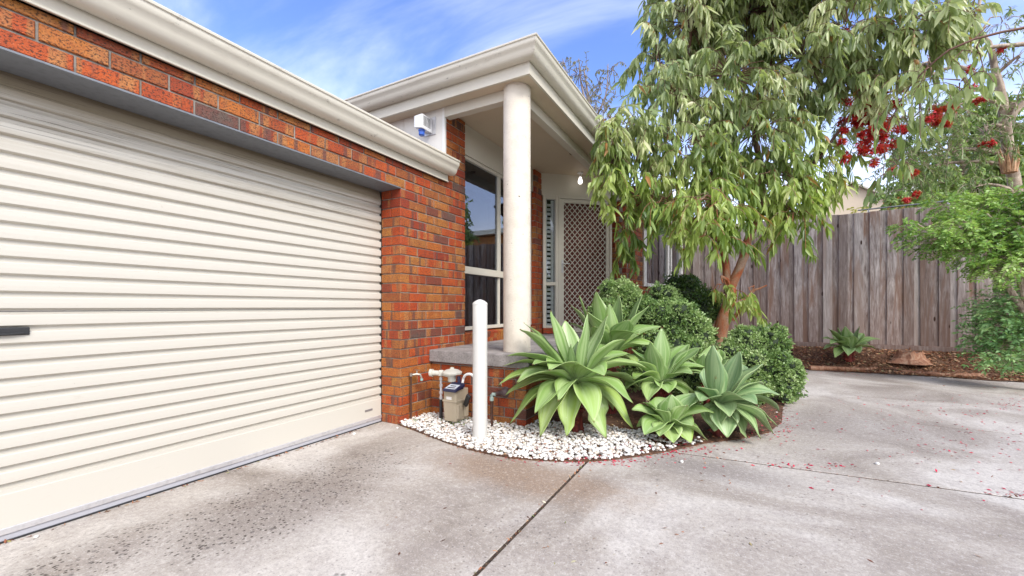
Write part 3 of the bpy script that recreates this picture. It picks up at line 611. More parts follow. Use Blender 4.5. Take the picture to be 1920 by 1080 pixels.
# index unit: navy sloping cover with pale face
m = MB(); m.add([(gx0+.03, gy0-.035, .318), (gx1+.02, gy0-.035, .318), (gx1+.02, gy0+.11, .345), (gx0+.03, gy0+.11, .345), (gx0+.03, gy0-.035, .342), (gx1+.02, gy0-.035, .342), (gx1+.02, gy0+.11, .385), (gx0+.03, gy0+.11, .385)], [(0,3,2,1),(4,5,6,7),(0,1,5,4),(1,2,6,5),(2,3,7,6),(3,0,4,7)])
ix = m.build('index_unit', NAVY, t, bevel=.008)
m = MB(); s_ = (.385-.342)/.145
def face(x0, x1, a, b, off): return [(x, gy0-.035+y_, .342+y_*s_+off) for y_, x in ((a, x0), (a, x1), (b, x1), (b, x0))]
m.add(face(gx0+.045, gx1+.005, .012, .095, .0015), [(0, 1, 2, 3)]); m.build('index_face', painted('index_face', (.62, .66, .72), .4, 0), ix)
m = MB(); m.add(face(gx0+.06, gx1-.01, .026, .040, .003), [(0, 1, 2, 3)]); m.add(face(gx0+.07, gx1-.02, .058, .072, .003), [(0, 1, 2, 3)]); m.build('index_dials', BLACK, ix)
# inlet riser, regulator
ip = Vector((-2.425, 3.06, 0)); m = MB()
m.tube([(ip.x, ip.y, 0), (ip.x, ip.y, .21)], .016, 10); m.build('inlet_pipe', BLACK, t, smooth=True)
m = MB(); m.tube([(ip.x, ip.y, .205), (ip.x, ip.y, .42)], .012, 10)
for zz_ in (.215, .265, .33, .39): m.lathe((ip.x, ip.y, zz_), [(.018, 0), (.018, .022)], 6)
m.build('inlet_fitting', ALU, t, smooth=True)
RG = painted('regulator_grey', (.62, .60, .52), .45, .4, (.3, .26, .2), scale=12)
rz = .455; m = MB(); m.lathe((ip.x-.0, ip.y, rz-.028), [(.02, 0), (.03, .01), (.03, .045), (.02, .055)], 16)
m.tube([(ip.x-.085, ip.y-.03, rz), (ip.x+.02, ip.y, rz)], [.026, .022], 14); m.lathe((ip.x-.085, ip.y-.03, rz), [(.036, -.016), (.036, .012)], 14, (1, .3, 0))
m.build('valve_body', RG, t, smooth=True)
rc = Vector((ip.x+.115, ip.y+.015, 0)); m = MB()
m.lathe((rc.x, rc.y, rz-.07), [(.034, 0), (.038, .005), (.038, .055), (.045, .062), (.088, .068), (.092, .076), (.092, .086), (.086, .092), (.055, .108), (.018, .116), (.016, .128), (.006, .131)], 28)
m.tube([(ip.x, ip.y, rz), (rc.x, rc.y, rz-.02)], .022, 12); m.build('regulator', RG, t, smooth=True)
MB().tube([(rc.x+.06, rc.y+.02, rz-.02), (rc.x+.065, rc.y+.02, .38), (rc.x+.06, rc.y+.01, .325)], .016, 10).build('meter_union', NAVY, t, smooth=True)
hx = gx1-.03; hy = gy1-.03; hp = [(hx, hy-.06, .32)]
for k in range(0, 13): q = R(180-k*15); hp.append((hx+.062+.062*math.cos(q), hy+.02*k/12-.03, .40+.058*math.sin(q)))
hp.append((hx+.124, hy-.01, .34)); MB().tube(hp, .0125, 10).build('outlet_hose', WHITE, t, smooth=True)
MB().tube([(hx+.124, hy-.01, .35), (hx+.124, hy-.01, .0)], .0135, 10).lathe((hx, hy-.06, .315), [(.02, 0), (.022, .004), (.022, .03), (.016, .034)], 10).lathe((hx+.124, hy-.01, .33), [(.02, 0), (.022, .004), (.022, .03), (.016, .034)], 10).build('outlet_pipe', BLACK, t, smooth=True)
m = MB(); m.obox((hx+.075, hy-.09, .17), (.5, -.3, .8), (-.8, 0, .5), (0, 1, .2), .13, .045, .03); m.build('lock_box', BLACK, t, bevel=.006)
# ------------------------------------------------------------------ water meter
t = thing('water_meter', 'bronze water meter between pipe risers at the porch wall, left of the agaves', 'water meter')
wz = .30; wa = W(922, 575, 3.66); wb = W(951, 575, 3.74); wc = W(984, 575, 3.82)
wa.z = wb.z = wc.z = wz; wdir = (wc-wa).normalized()
MB().tube([(wa.x, wa.y, 0), (wa.x, wa.y, wz-.05)], .013, 10).build('riser_pipe', COPPER, t, smooth=True)
m = MB(); m.lathe((wa.x, wa.y, wz-.06), [(.015, 0), (.019, .004), (.019, .03), (.013, .034)], 8); m.tube([(wa.x, wa.y, wz-.035), (wa.x, wa.y, wz-.01), (wa.x+.008, wa.y, wz), (wa.x+.035, wa.y+.004, wz)], .015, 10); m.build('elbow', painted('aged_fitting', (.36, .46, .42), .5, .4), t, smooth=True)
m = MB(); m.tube([wa+wdir*.03, wb-wdir*.05], .015, 10); m.lathe(wb-wdir*.075, [(.022, 0), (.024, .02), (.019, .024)], 8, wdir)
m.lathe(wb, [(.02, -.06), (.038, -.045), (.047, -.02), (.047, .0), (.049, .001), (.049, .012), (.046, .013), (.04, .035), (.022, .055)], 22, wdir); wmx = m.build('meter_body', BRONZE, t, smooth=True)
MB().lathe(wb+Vector((0, 0, .03)), [(.032, 0), (.034, .01), (.032, .024), (.008, .027)], 18).build('meter_lid', painted('meter_lid', (.14, .10, .105), .5, 0), wmx, smooth=True)
MB().tube([wb+Vector((-.04, -.02, .05)), wb+Vector((-.055, -.03, .085)), wb+Vector((-.03, -.02, .11)), wb+Vector((0, 0, .08))], .0022, 5).build('seal_wire', WHITE, wmx)
m = MB(); m.tube([wb+wdir*.05, wc], .014, 10); m.lathe(wb+wdir*.07, [(.02, 0), (.024, .004), (.024, .022), (.017, .026)], 8, wdir); m.lathe(wc-wdir*.03, [(.018, 0), (.021, .004), (.021, .022), (.014, .026)], 8, wdir); m.build('outlet_union', BRASS, t, smooth=True)
MB().tube([wc, wc+Vector((.02, 0, -.01)), wc+Vector((.025, 0, -.05)), (wc.x+.025, wc.y, 0)], .012, 10).build('outlet_riser', painted('red_pipe', (.28, .05, .04), .5, .3), t, smooth=True)
# ------------------------------------------------------------------ fence and neighbours
def fence(name, label, p0, u, n, L, zbase, ztop, seed):
    r_ = random.Random(seed); t = thing(name, label, 'fence'); u, n = Vector(u), Vector(n); p0 = Vector(p0)
    m = MB(); s = 0.0; i = 0; pitch = .112
    while s < L:
        off = .0 if i % 2 == 0 else .018; wd = .138+r_.uniform(-.004, .006); zt_ = ztop+r_.uniform(-.012, .012)
        a = r_.random(); tl = r_.uniform(-.006, .006)
        o = p0+u*(s+r_.uniform(-.004, .004))+n*(off+r_.uniform(0, .004)); k0 = len(m.v); m.obox((o.x, o.y, zbase), u, Z3+u*tl, n, wd, zt_-zbase, .014, .003, a)
        s += pitch; i += 1
    m.build('palings', TIMB, t)
    m = MB(); o = p0-n*.045; 
    for zr in (zbase+.25, (zbase+ztop)/2, ztop-.25): m.obox((o.x, o.y, zr), u, Z3, n, L, .07, .04, 0, .5)
    m.build('rail', TIMB, t)
    m = MB(); o = p0+n*.0; m.obox((o.x, o.y, zbase-.33), u, Z3, n, L, .325, .034, .004, .8); m.build('plinth', TIMB, t)
    return t
FB, FT = .40, 2.765
fence('timber_fence', 'weathered grey timber paling fence across the back of the driveway', (-3.0, 9.6, 0), (1, 0, 0), (0, -1, 0), 9.2, FB, FT, 3)
fence('timber_fence', 'timber paling fence along the right side of the driveway, seen in the front window reflection', (6.2, -6.0, 0), (0, 1, 0), (-1, 0, 0), 15.6, .2, 2.3, 4)
# metal capping rail on neighbour side
t = thing('rail', 'thin pale metal rail running along behind the top of the back fence', 'rail')
MB().tube([(1.9, 9.70, 2.83), (6.2, 9.70, 2.93)], .013, 8).build('rail_tube', GALV, t, smooth=True)
for x in (2.05, 3.1, 4.2, 5.3): MB().tube([(x, 9.70, 2.5), (x, 9.70, 2.83+(x-2)/4.2*.10)], .014, 6).build('rail_support', ALU, t)
nh = thing('neighbour_house', 'cream rendered gable house behind the back fence', 'house')
g1 = W(1500, 380, 14); g2 = W(1596, 346, 14); g3 = W(1648, 372, 14)
m = MB(); yb_ = g2.y; pts = [(g1.x-1.2, 0), (g3.x, 0), (g3.x, g3.z-.05), (g2.x, g2.z), (g1.x-1.2, g2.z-1.6)]
m.add([(x, yb_, z) for x, z in pts]+[(x, yb_+6, z) for x, z in pts], [(0,1,2,3,4), (9,8,7,6,5)]+[(i, 5+i, 5+(i+1) % 5, (i+1) % 5) for i in range(5)])
m.build('wall', painted('cream_render', (.66, .55, .42), .8, .15), nh)
m = MB(); d_ = .1
for (xa, za, xb, zb) in ((g3.x+.12, g3.z-.11, g2.x, g2.z+.02), (g2.x, g2.z+.02, g1.x-1.4, g2.z-1.7)):
    m.add([(xa, yb_-.15, za), (xb, yb_-.15, zb), (xb, yb_+6, zb), (xa, yb_+6, za), (xa, yb_-.15, za+.06), (xb, yb_-.15, zb+.06), (xb, yb_+6, zb+.06), (xa, yb_+6, za+.06)], [(0,1,2,3), (7,6,5,4), (0,4,5,1), (3,2,6,7), (0,3,7,4), (1,5,6,2)])
m.build('roof', painted('pale_roof', (.6, .56, .5), .7, .1), nh)
nb = thing('neighbour_shed', 'low building with orange brick wall and pale green eave just right of the cream gable', 'building')
h1 = W(1650, 375, 15); h2 = W(1790, 372, 15)
MB().box(h1.x, h2.x+3, h1.y, h1.y+5, 0, W(1650, 372, 15).z).build('wall', painted('orange_wall', (.52, .24, .08), .8, .2), nb)
MB().box(h1.x-.1, h2.x+3.1, h1.y-.4, h1.y+5, W(1650, 371, 15).z, W(1650, 358, 15).z).build('eave', painted('pale_eave', (.6, .63, .58), .6, .1), nb)
# ------------------------------------------------------------------ foliage builders
DOWN = np.array([0, 0, -1.0])
def unit(a): return a/np.maximum(np.linalg.norm(a, axis=-1, keepdims=True), 1e-9)
def leafmesh(name, P, Dv, Lh, Wd, rnd, mat, parent, droop=.35, fold=.25, simple=False):
    """pointed leaves: P base (N,3), Dv direction, lengths, widths"""
    N = len(P); Dv = unit(Dv); side = unit(np.cross(Dv, rng.normal(size=(N, 3)))); nor = np.cross(side, Dv)
    L_ = Lh[:, None]; W_ = Wd[:, None]
    d1 = unit(Dv+DOWN*droop*.5); d2 = unit(Dv+DOWN*droop*1.4)
    if simple:
        a = P; m_ = P+Dv*L_*.45; c = P+Dv*L_*.5+d2*L_*.5
        V = np.stack([a, m_+side*W_*.5, c, m_-side*W_*.5], 1).reshape(-1, 3); b = np.arange(N)[:, None]*4
        return npmesh(name, V, None, b+np.array([0, 1, 2, 3]), {'rnd': np.repeat(rnd, 4)}, mat, parent)
    p1 = P+Dv*L_*.30; p2 = p1+d1*L_*.35; p3 = p2+d2*L_*.35
    V = np.stack([P, p1-side*W_*.5+nor*W_*fold, p1, p1+side*W_*.5+nor*W_*fold, p2-side*W_*.38+nor*W_*fold, p2, p2+side*W_*.38+nor*W_*fold, p3], 1).reshape(-1, 3)
    b = (np.arange(N)*8)[:, None]
    T = np.concatenate([b+np.array(t) for t in ((0, 2, 1), (0, 3, 2), (4, 5, 7), (5, 6, 7))]); Q = np.concatenate([b+np.array(q) for q in ((1, 2, 5, 4), (2, 3, 6, 5))])
    return npmesh(name, V, T, Q, {'rnd': np.repeat(rnd, 8)}, mat, parent, smooth=True)
def lobes_points(lobes, n_per_m3, shell=.55):
    """random points in ellipsoid lobes given as (px, py, depth, rx_px, ry_px)"""
    out = []; ids = []
    for i, lb in enumerate(lobes):
        px, py, t, rx, ry = lb[:5]; c = np.array(W(px, py, t)); rx_, rz_ = rx/F*t, ry/F*t; ry_ = (rx_+rz_)*.5*(lb[6] if len(lb) > 6 else 1)
        dens = lb[5] if len(lb) > 5 else 1
        n = max(3, int(n_per_m3*dens*rx_*rz_*ry_*4.19)); q = unit(rng.normal(size=(n, 3)))*(shell+(1-shell)*rng.random((n, 1))**.6)
        xa = np.array([CA, SA, 0]); ya = np.array([-SA, CA, 0])
        out.append(c+q[:, :1]*rx_*xa+q[:, 1:2]*ry_*ya+q[:, 2:]*np.array([0, 0, rz_])); ids += [i]*n
    return np.concatenate(out), np.array(ids)
def sprays(S, outd, nleaf, Lr, wr, twig=(.25, .5), spread=.5):
    """hanging sprays: returns leaf P, D, L, W and twig polylines"""
    Ps = []; Ds = []; tw = []
    for s, o in zip(S, outd):
        L = random.uniform(*twig); d = np.array(o)*.8+rng.normal(size=3)*.35; d[2] = max(d[2], -.2)+.15; d /= np.linalg.norm(d)
        pts = [s-d*L*.45]; dd = d.copy()
        for k in range(5): dd = dd+DOWN*.42; dd /= np.linalg.norm(dd); pts.append(pts[-1]+dd*L/5)
        tw.append(pts); n = random.randint(*nleaf)
        for k in range(n):
            f = (k+.6)/n*4.999; i = int(f); p = pts[i]+(pts[min(i+1, 5)]-pts[i])*(f-i)
            Ps.append(p); ld = rng.normal(size=3)*spread+dd*.6+DOWN*.9; Ds.append(ld)
    N = len(Ps); return np.array(Ps), np.array(Ds), rng.uniform(Lr[0], Lr[1], N), rng.uniform(wr[0], wr[1], N), tw
def tree(name, label, limbs, lobes, leafmat, barkmat, dens, nleaf, Lr, wr, group=None, shell=.5, droop=.35, twig=(.25, .5), spread=.5, simple=False, tint=None, twr=.0028):
    t = thing(name, label, 'tree', group=group)
    m = MB(); nodes = []
    for pts, rad in limbs:
        pp = [W(*p) for p in pts]; n = len(pp); res = []; rr = []
        for i in range(n-1):   # smooth interpolation with a little wobble
            a = pp[max(i-1, 0)]; b = pp[i]; c = pp[i+1]; d = pp[min(i+2, n-1)]
            for k in range(4):
                u = k/4; q = .5*((2*b)+(c-a)*u+(2*a-5*b+4*c-d)*u*u+(3*b-a-3*c+d)*u**3); res.append(q+Vector([random.uniform(-.006, .006) for _ in range(3)])); rr.append(rad[0]+(rad[1]-rad[0])*((i+u)/(n-1)))
        res.append(pp[-1]); rr.append(rad[1]); m.tube(res, rr, 12); nodes += list(zip(res[2:], rr[2:]))
    NP = np.array([list(q[0]) for q in nodes])
    # limbs out to every lobe
    for lb in lobes:
        c = W(*lb[:3]); d = np.linalg.norm(NP-np.array(c), axis=1)+np.maximum(0, NP[:, 2]-c.z)*1.5; j = int(np.argmin(d)); s = nodes[j][0]; r0 = min(nodes[j][1]*.6, .035)
        if (c-s).length > .05:
            mid = (s+c)*.5+Vector((random.uniform(-.1, .1), random.uniform(-.1, .1), .12)); m.tube([s, s.lerp(mid, .55)+Vector((.02, 0, .03)), mid, mid.lerp(c, .5)+Vector((random.uniform(-.05, .05), 0, .03)), c], [r0, r0*.8, r0*.6, r0*.4, .006], 7)
    S, ids = lobes_points(lobes, dens, shell); cen = np.array([list(W(*l[:3])) for l in lobes])[ids]; outd = unit(S-cen+np.array([0, 0, .05]))
    P, Dv, Lh, Wd, tw = sprays(S, outd, nleaf, Lr, wr, twig, spread)
    for s, c, pts in zip(S, cen, tw):
        m.tube([Vector(c).lerp(Vector(pts[0]), .25), Vector(c).lerp(Vector(pts[0]), .6)+Vector((0, 0, .04))]+[Vector(p) for p in pts], [twr*2.2, twr*1.8]+[twr*1.3]*3+[twr]*(len(pts)-3), 4, False)
    m.build('trunk', barkmat, t, smooth=True)
    per = np.repeat(rng.random(len(S)), 1); base = rng.random(len(P))
    # neighbouring sprays share a tint so the crown reads in clumps
    cl = .5+.5*np.sin(P[:, 0]*5.1+1.3*np.sin(P[:, 2]*4.3))*np.cos(P[:, 2]*3.7+P[:, 1]*2.9)
    rnd = np.clip(.60*cl+.42*base+(tint(P) if tint else 0), 0, .97); rnd[rng.random(len(P)) < .012] = 1.0
    leafmesh('crown', P, Dv, Lh, Wd, rnd, leafmat, t, droop, simple=simple)
    return t
LEAF1 = mat_leaf('gum_leaf', [(0, (.07, .13, .03)), (.25, (.18, .28, .06)), (.55, (.38, .50, .12)), (.8, (.56, .66, .20)), (.975, (.66, .66, .36)), (.985, (.45, .20, .07))], .42, .34, old=[(0, (.10, .13, .07)), (.4, (.28, .33, .19)), (.8, (.55, .57, .38)), (.975, (.72, .70, .48)), (.985, (.45, .20, .07))])
BARK1 = mat_bark('orange_gum_bark', [(.30, (.40, .34, .28)), (.46, (.40, .20, .11)), (.60, (.42, .11, .035)), (.75, (.20, .05, .02))], aloft=(.09, .055, .045))
lobes1 = [(1290, 40, 5.6, 90, 75), (1400, 20, 5.8, 110, 90), (1235, 110, 5.5, 62, 60), (1265, 170, 5.2, 80, 55), (1370, 140, 5.2, 100, 70),
 (1175, 232, 4.9, 62, 42), (1140, 262, 4.75, 26, 34), (1285, 265, 5.1, 85, 60), (1420, 240, 5.2, 100, 70), (1500, 110, 5.3, 90, 85), (1590, 50, 5.0, 90, 70), (1690, 40, 4.7, 90, 55), (1500, -90, 5.4, 220, 90), (1320, -90, 5.7, 120, 80),
 (1148, 345, 4.9, 24, 40), (1165, 420, 5.1, 34, 55), (1210, 340, 5.0, 55, 50), (1250, 372, 4.9, 55, 42), (1340, 370, 4.7, 90, 50, 1.2), (1340, 425, 4.8, 88, 28, 1.2), (1450, 325, 5.2, 80, 55), (1490, 392, 5.2, 62, 50, 1.1), (1205, 270, 5.0, 60, 50), (1142, 218, 4.75, 26, 22, 5), (1138, 258, 4.7, 20, 22, 4), (1165, 290, 4.8, 32, 34, 2), (1760, 50, 4.7, 70, 60), (1820, 20, 4.6, 60, 50, .8), (1600, 150, 5.0, 60, 50, .7), (1700, 120, 4.8, 60, 40, .7), (1330, 330, 5.3, 90, 60), (1150, 300, 4.85, 38, 45), (1540, 300, 5.4, 55, 60), (1655, 150, 4.8, 55, 40), (1410, 552, 5.3, 45, 24, 1.3), (1355, 530, 5.4, 28, 22)]
limbs1 = [([(1333, 735, 5.6), (1345, 650, 5.6), (1356, 600, 5.6), (1370, 560, 5.6), (1368, 540, 5.6)], (.10, .07)),
 ([(1368, 545, 5.6), (1392, 490, 5.55), (1402, 450, 5.5), (1426, 390, 5.5), (1428, 320, 5.5), (1415, 240, 5.5), (1440, 140, 5.5), (1450, 20, 5.5), (1460, -120, 5.5)], (.062, .018)),
 ([(1365, 548, 5.6), (1362, 505, 5.65), (1352, 450, 5.65), (1345, 400, 5.6), (1320, 330, 5.6), (1300, 240, 5.5), (1290, 120, 5.6), (1310, -60, 5.6)], (.055, .014)),
 ([(1372, 600, 5.6), (1392, 575, 5.5), (1410, 548, 5.4), (1438, 535, 5.3)], (.03, .008)),
 ([(1352, 455, 5.65), (1300, 410, 5.4), (1220, 385, 5.1), (1165, 340, 5.0), (1125, 290, 4.85)], (.03, .008)),
 ([(1426, 385, 5.5), (1470, 360, 5.4), (1540, 290, 5.3), (1620, 180, 5.0), (1700, 90, 4.8)], (.032, .008))]
tree('gum_tree', 'large weeping gum tree with orange trunk growing behind the agaves', limbs1, lobes1, LEAF1, BARK1, 92, (17, 28), (.08, .23), (.022, .055), tint=lambda P: .10*(P[:, 2]-2.6)/2-.02)
# big pale leaves of the nearest bough, upper right
lobesN = [(1830, 90, 3.5, 45, 40, .8), (1720, 180, 3.8, 50, 45, .8), (1745, 120, 3.6, 40, 50, 1.0), (1800, 150, 3.5, 38, 45, .8), (1680, 220, 3.9, 55, 45, .8), (1660, 300, 4.2, 35, 40, .6)]
# ------------------------------------------------------------------ bottlebrush tree with red flowers
LEAF2 = mat_leaf('fine_leaf', [(0, (.07, .11, .05)), (.4, (.16, .24, .09)), (.75, (.28, .38, .15)), (1, (.42, .46, .22))], .3, .5)
BARK2 = mat_bark('grey_peeling_bark', [(.3, (.16, .11, .08)), (.5, (.36, .28, .21)), (.7, (.55, .46, .36))], 12)
limbs2 = [([(1935, 700, 6.2), (1925, 560, 6.2), (1915, 440, 6.2), (1902, 350, 6.2), (1888, 270, 6.1), (1880, 190, 6.0), (1868, 140, 6.0)], (.10, .045)),
 ([(1868, 150, 6.0), (1858, 90, 6.0), (1835, 45, 6.0), (1845, -60, 6.0)], (.045, .012)), ([(1960, 80, 5.6), (1900, 85, 5.7), (1840, 92, 5.8), (1760, 110, 5.9), (1715, 125, 6.0)], (.035, .012)),
 ([(1872, 145, 6.0), (1830, 140, 6.0), (1790, 125, 6.0), (1700, 160, 6.1), (1620, 190, 6.3)], (.04, .01)), ([(1885, 240, 6.1), (1920, 190, 6.0), (1980, 130, 5.9)], (.05, .02))]
lobes2 = [(1600, 200, 6.3, 50, 60, .9), (1680, 300, 6.4, 60, 50, .9), (1780, 290, 6.2, 60, 50, .8), (1850, 250, 6.0, 50, 60, .8), (1900, 120, 5.9, 50, 50, .5), (1830, 350, 6.0, 50, 30, .9), (1620, 150, 6.3, 60, 40, .5), (1700, 230, 6.2, 70, 50, .7), (1640, 240, 6.4, 50, 45, .7), (1790, 200, 6.0, 60, 50, .5), (1720, 320, 6.3, 35, 50, .6), (1880, 40, 6.0, 60, 40, .35), (1905, 200, 5.8, 30, 50, .5), (1750, 20, 6.2, 60, 40, .6), (1600, 90, 6.2, 60, 40, .6)]
t2 = tree('bottlebrush_tree', 'thick pale trunked bottlebrush tree with red flowers at the right of the driveway', limbs2, lobes2, LEAF2, BARK2, 120, (20, 30), (.06, .11), (.013, .021), droop=.2, spread=1.1, twig=(.2, .4), simple=True)
# split stub on its trunk
m = MB(); c = W(1893, 300, 6.0)
for k in range(9):
    a = R(k*40); b = c+Vector((.05*math.cos(a), .05*math.sin(a), -.18)); m.tube([b, b+Vector((.03*math.cos(a), .03*math.sin(a), .15)), b+Vector((.05*math.cos(a)-.02, .06*math.sin(a), .28+.08*random.random()))], [.03, .022, .004], 6)
m.build('split_wood', mat_bark('fresh_wood', [(.3, (.30, .13, .06)), (.55, (.52, .30, .17)), (.75, (.66, .48, .32))], 20), t2)
fl = fl0 = [(1604, 168), (1612, 162), (1600, 220), (1618, 218), (1660, 240), (1665, 230), (1640, 240), (1632, 270), (1648, 280), (1762, 222), (1745, 222), (1760, 232), (1615, 155), (1605, 165), (1625, 170), (1640, 195), (1598, 212), (1606, 215), (1612, 208), (1650, 190), (1655, 235), (1645, 245), (1660, 250), (1640, 262), (1650, 270), (1620, 250), (1630, 280), (1590, 285), (1680, 245), (1755, 225), (1768, 215), (1775, 205), (1750, 215), (1705, 330), (1700, 335), (1708, 365), (1700, 372), (1850, 180), (1840, 185), (1862, 268), (1845, 268), (1600, 122), (1582, 55), (1690, 170), (1560, 150), (1870, 90), (1815, 175), (1634, 222), (1664, 262), (1616, 262), (1672, 222), (1600, 230)]
fl = fl+[(random.gauss(1636, 34), random.gauss(228, 44)) for _ in range(26)]+[(random.gauss(1760, 14), random.gauss(215, 12)) for _ in range(6)]+[(random.uniform(1580, 1900), random.uniform(60, 330)) for _ in range(5)]
Pf = []; Df = []
for (x, y) in fl:
    c = np.array(W(x+random.uniform(-4, 4), y+random.uniform(-4, 4), random.uniform(4.9, 5.3) if x < 1700 else random.uniform(5.5, 6.0))); ax = unit(rng.normal(size=3)+DOWN*.8); ln = random.uniform(.06, .14)
    for k in range(110): Pf.append(c+ax*ln*rng.random()); v = rng.normal(size=3); v -= ax*v.dot(ax)*.9; Df.append(v)
Pf, Df = np.array(Pf), np.array(Df); nF = len(Pf)
leafmesh('flower', Pf, Df, rng.uniform(.04, .075, nF), rng.uniform(.009, .016, nF), rng.random(nF), mat_leaf('red_flower', [(0, (.30, .0, .01)), (.6, (.60, .003, .02)), (1, (.72, .015, .04))], .15, .5), t2, simple=True)
tree('gum_bough', 'leafy bough of broad pale leaves hanging in front of the red flowers, upper right', [([(1990, 40, 3.3), (1880, 60, 3.4), (1780, 95, 3.55), (1700, 170, 3.8), (1660, 250, 4.1)], (.012, .004))], lobesN, mat_leaf('broad_leaf', [(0, (.10, .17, .05)), (.5, (.26, .34, .12)), (1, (.44, .50, .22))], .4, .4), BARK1, 70, (7, 11), (.11, .17), (.035, .055), spread=.35)
# ------------------------------------------------------------------ sparse tree behind the porch roof
LEAF3 = mat_leaf('dry_leaf', [(0, (.10, .10, .06)), (.6, (.24, .22, .13)), (1, (.36, .32, .2))], .3, .5)
BARK3 = mat_bark('twig_bark', [(.3, (.16, .12, .11)), (.7, (.32, .26, .23))])
tree('sparse_tree', 'sparse twiggy tree rising behind the porch roof', [([(1120, 560, 15), (1115, 300, 15), (1105, 200, 15), (1095, 130, 15)], (.10, .02)), ([(1112, 260, 15), (1075, 180, 15), (1055, 110, 15)], (.045, .012)), ([(1108, 240, 15), (1135, 180, 15), (1140, 120, 15)], (.045, .012)), ([(1105, 220, 15), (1090, 160, 15), (1085, 110, 15)], (.05, .015))],
  [(1085, 140, 15, 32, 42, .4), (1060, 120, 15, 22, 28, .4), (1125, 160, 15, 28, 38, .4), (1145, 130, 15, 20, 35, .4), (1100, 195, 15, 40, 35, .5), (1140, 200, 15, 30, 30, .5)], LEAF3, BARK3, 30, (12, 20), (.08, .15), (.03, .05), twig=(.5, 1.0), spread=1.0, simple=True, shell=.3, droop=.1, twr=.008)
# ------------------------------------------------------------------ far trees above the fence
LEAF4 = mat_leaf('far_leaf', [(0, (.09, .17, .05)), (.5, (.26, .40, .12)), (1, (.52, .64, .26))], .4, .5)
tree('leafy_tree', 'bright green small leaved tree rising behind the fence at the right', [([(1830, 640, 9.2), (1825, 450, 9.2), (1810, 330, 9.2), (1790, 230, 9.2)], (.10, .03))],
  [(1740, 330, 9.2, 50, 40, .8), (1700, 350, 9.1, 50, 30, .9), (1820, 200, 9.3, 60, 50, .7), (1890, 250, 9.2, 50, 60, .8), (1800, 310, 9.3, 60, 50, .9), (1870, 320, 9.2, 60, 55, .9), (1760, 380, 9.0, 70, 30, .9), (1860, 385, 9.0, 70, 30, .9), (1790, 250, 9.3, 45, 30, .5), (1935, 300, 9.0, 60, 70, .9), (1700, 290, 9.3, 40, 35, .6), (1850, 220, 9.2, 50, 50, .6)], LEAF4, BARK2, 105, (20, 30), (.07, .12), (.045, .07), spread=1.0, droop=.2, simple=True, twig=(.3, .6))
tree('hedge_tree', 'dark green bushy tree beyond the fence behind the gum tree', [([(1480, 640, 11), (1480, 450, 11), (1470, 360, 11)], (.12, .05))],
  [(1430, 340, 11, 50, 45, .5), (1500, 330, 11, 50, 45, .5), (1370, 390, 11, 60, 40, .5)], LEAF4, BARK2, 12, (18, 28), (.08, .13), (.04, .06), spread=1.0, simple=True)
# ------------------------------------------------------------------ right hand shrubs with pinnate leaves
LEAF5 = mat_leaf('pinnate_leaf', [(0, (.06, .14, .03)), (.4, (.20, .38, .08)), (.75, (.42, .62, .16)), (1, (.68, .82, .36))], .35, .36)
def pinnate(name, label, limbs, lobes, dens, mat, leaf=(.028, .05), pair=7):
    t = thing(name, label, 'shrub'); m = MB()
    for pts, rad in limbs:
        pp = [W(*p) for p in pts]; m.tube(pp, [rad[0]+(rad[1]-rad[0])*i/(len(pp)-1) for i in range(len(pp))], 8)
    S, ids = lobes_points(lobes, dens, .35); cen = np.array([list(W(*l[:3])) for l in lobes])[ids]; P = []; Dv = []; L = []
    for s, c in zip(S, cen):
        d = unit(s-c+rng.normal(size=3)*.25*np.linalg.norm(s-c)+np.array([-.1, -.15, .02])); q = rng.normal(size=3); sd_ = unit(np.cross(d, np.array([0, 0, 1.0])+q*.35)); ln = random.uniform(.16, .28); dd = d.copy(); p = s-d*ln*.5; pts = [p]
        for k in range(pair):
            dd = unit(dd+DOWN*.10); p = p+dd*ln/pair; pts.append(p); lf = random.uniform(*leaf)
            for sg in (1, -1): P.append(p); Dv.append(sd_*sg+dd*.45+rng.normal(size=3)*.12); L.append(lf)
        P.append(p); Dv.append(dd); L.append(lf); m.tube([Vector(c).lerp(Vector(pts[0]), .5)]+[Vector(x) for x in pts[::3]], .0022, 4, False)
    m.build('stem', BARK2, t, smooth=True); P, Dv, L = np.array(P), np.array(Dv), np.array(L)
    cl = .5+.5*np.sin(P[:, 0]*7+1.3*np.sin(P[:, 2]*6))*np.cos(P[:, 2]*5+P[:, 1]*4)
    leafmesh('foliage', P, Dv, L, L*.45, np.clip(.5*cl+.5*rng.random(len(P)), 0, 1), mat, t, .25, simple=True); return t
pinnate('pinnate_shrub', 'green shrub with feathery leaflets leaning over the fence at right', [([(1960, 720, 5.2), (1930, 600, 5.3), (1880, 520, 5.4), (1800, 470, 5.6), (1720, 420, 5.8)], (.05, .01)), ([(1930, 600, 5.3), (1900, 450, 5.4), (1850, 400, 5.5)], (.04, .01)), ([(1880, 520, 5.4), (1950, 460, 5.2)], (.03, .01))],
  [(1780, 385, 5.9, 55, 25, 1.0), (1895, 375, 5.6, 55, 30, 1.0), (1700, 425, 5.9, 42, 16, 1.2), (1745, 450, 5.7, 50, 24, 1.2), (1800, 430, 5.6, 60, 40, 1.3), (1850, 470, 5.5, 65, 45, 1.3), (1910, 430, 5.4, 60, 60, 1.2), (1900, 500, 5.3, 60, 35, 1.2), (1840, 400, 5.7, 60, 40, 1.0), (1940, 380, 5.4, 50, 45, .9)], 620, LEAF5, (.038, .065))
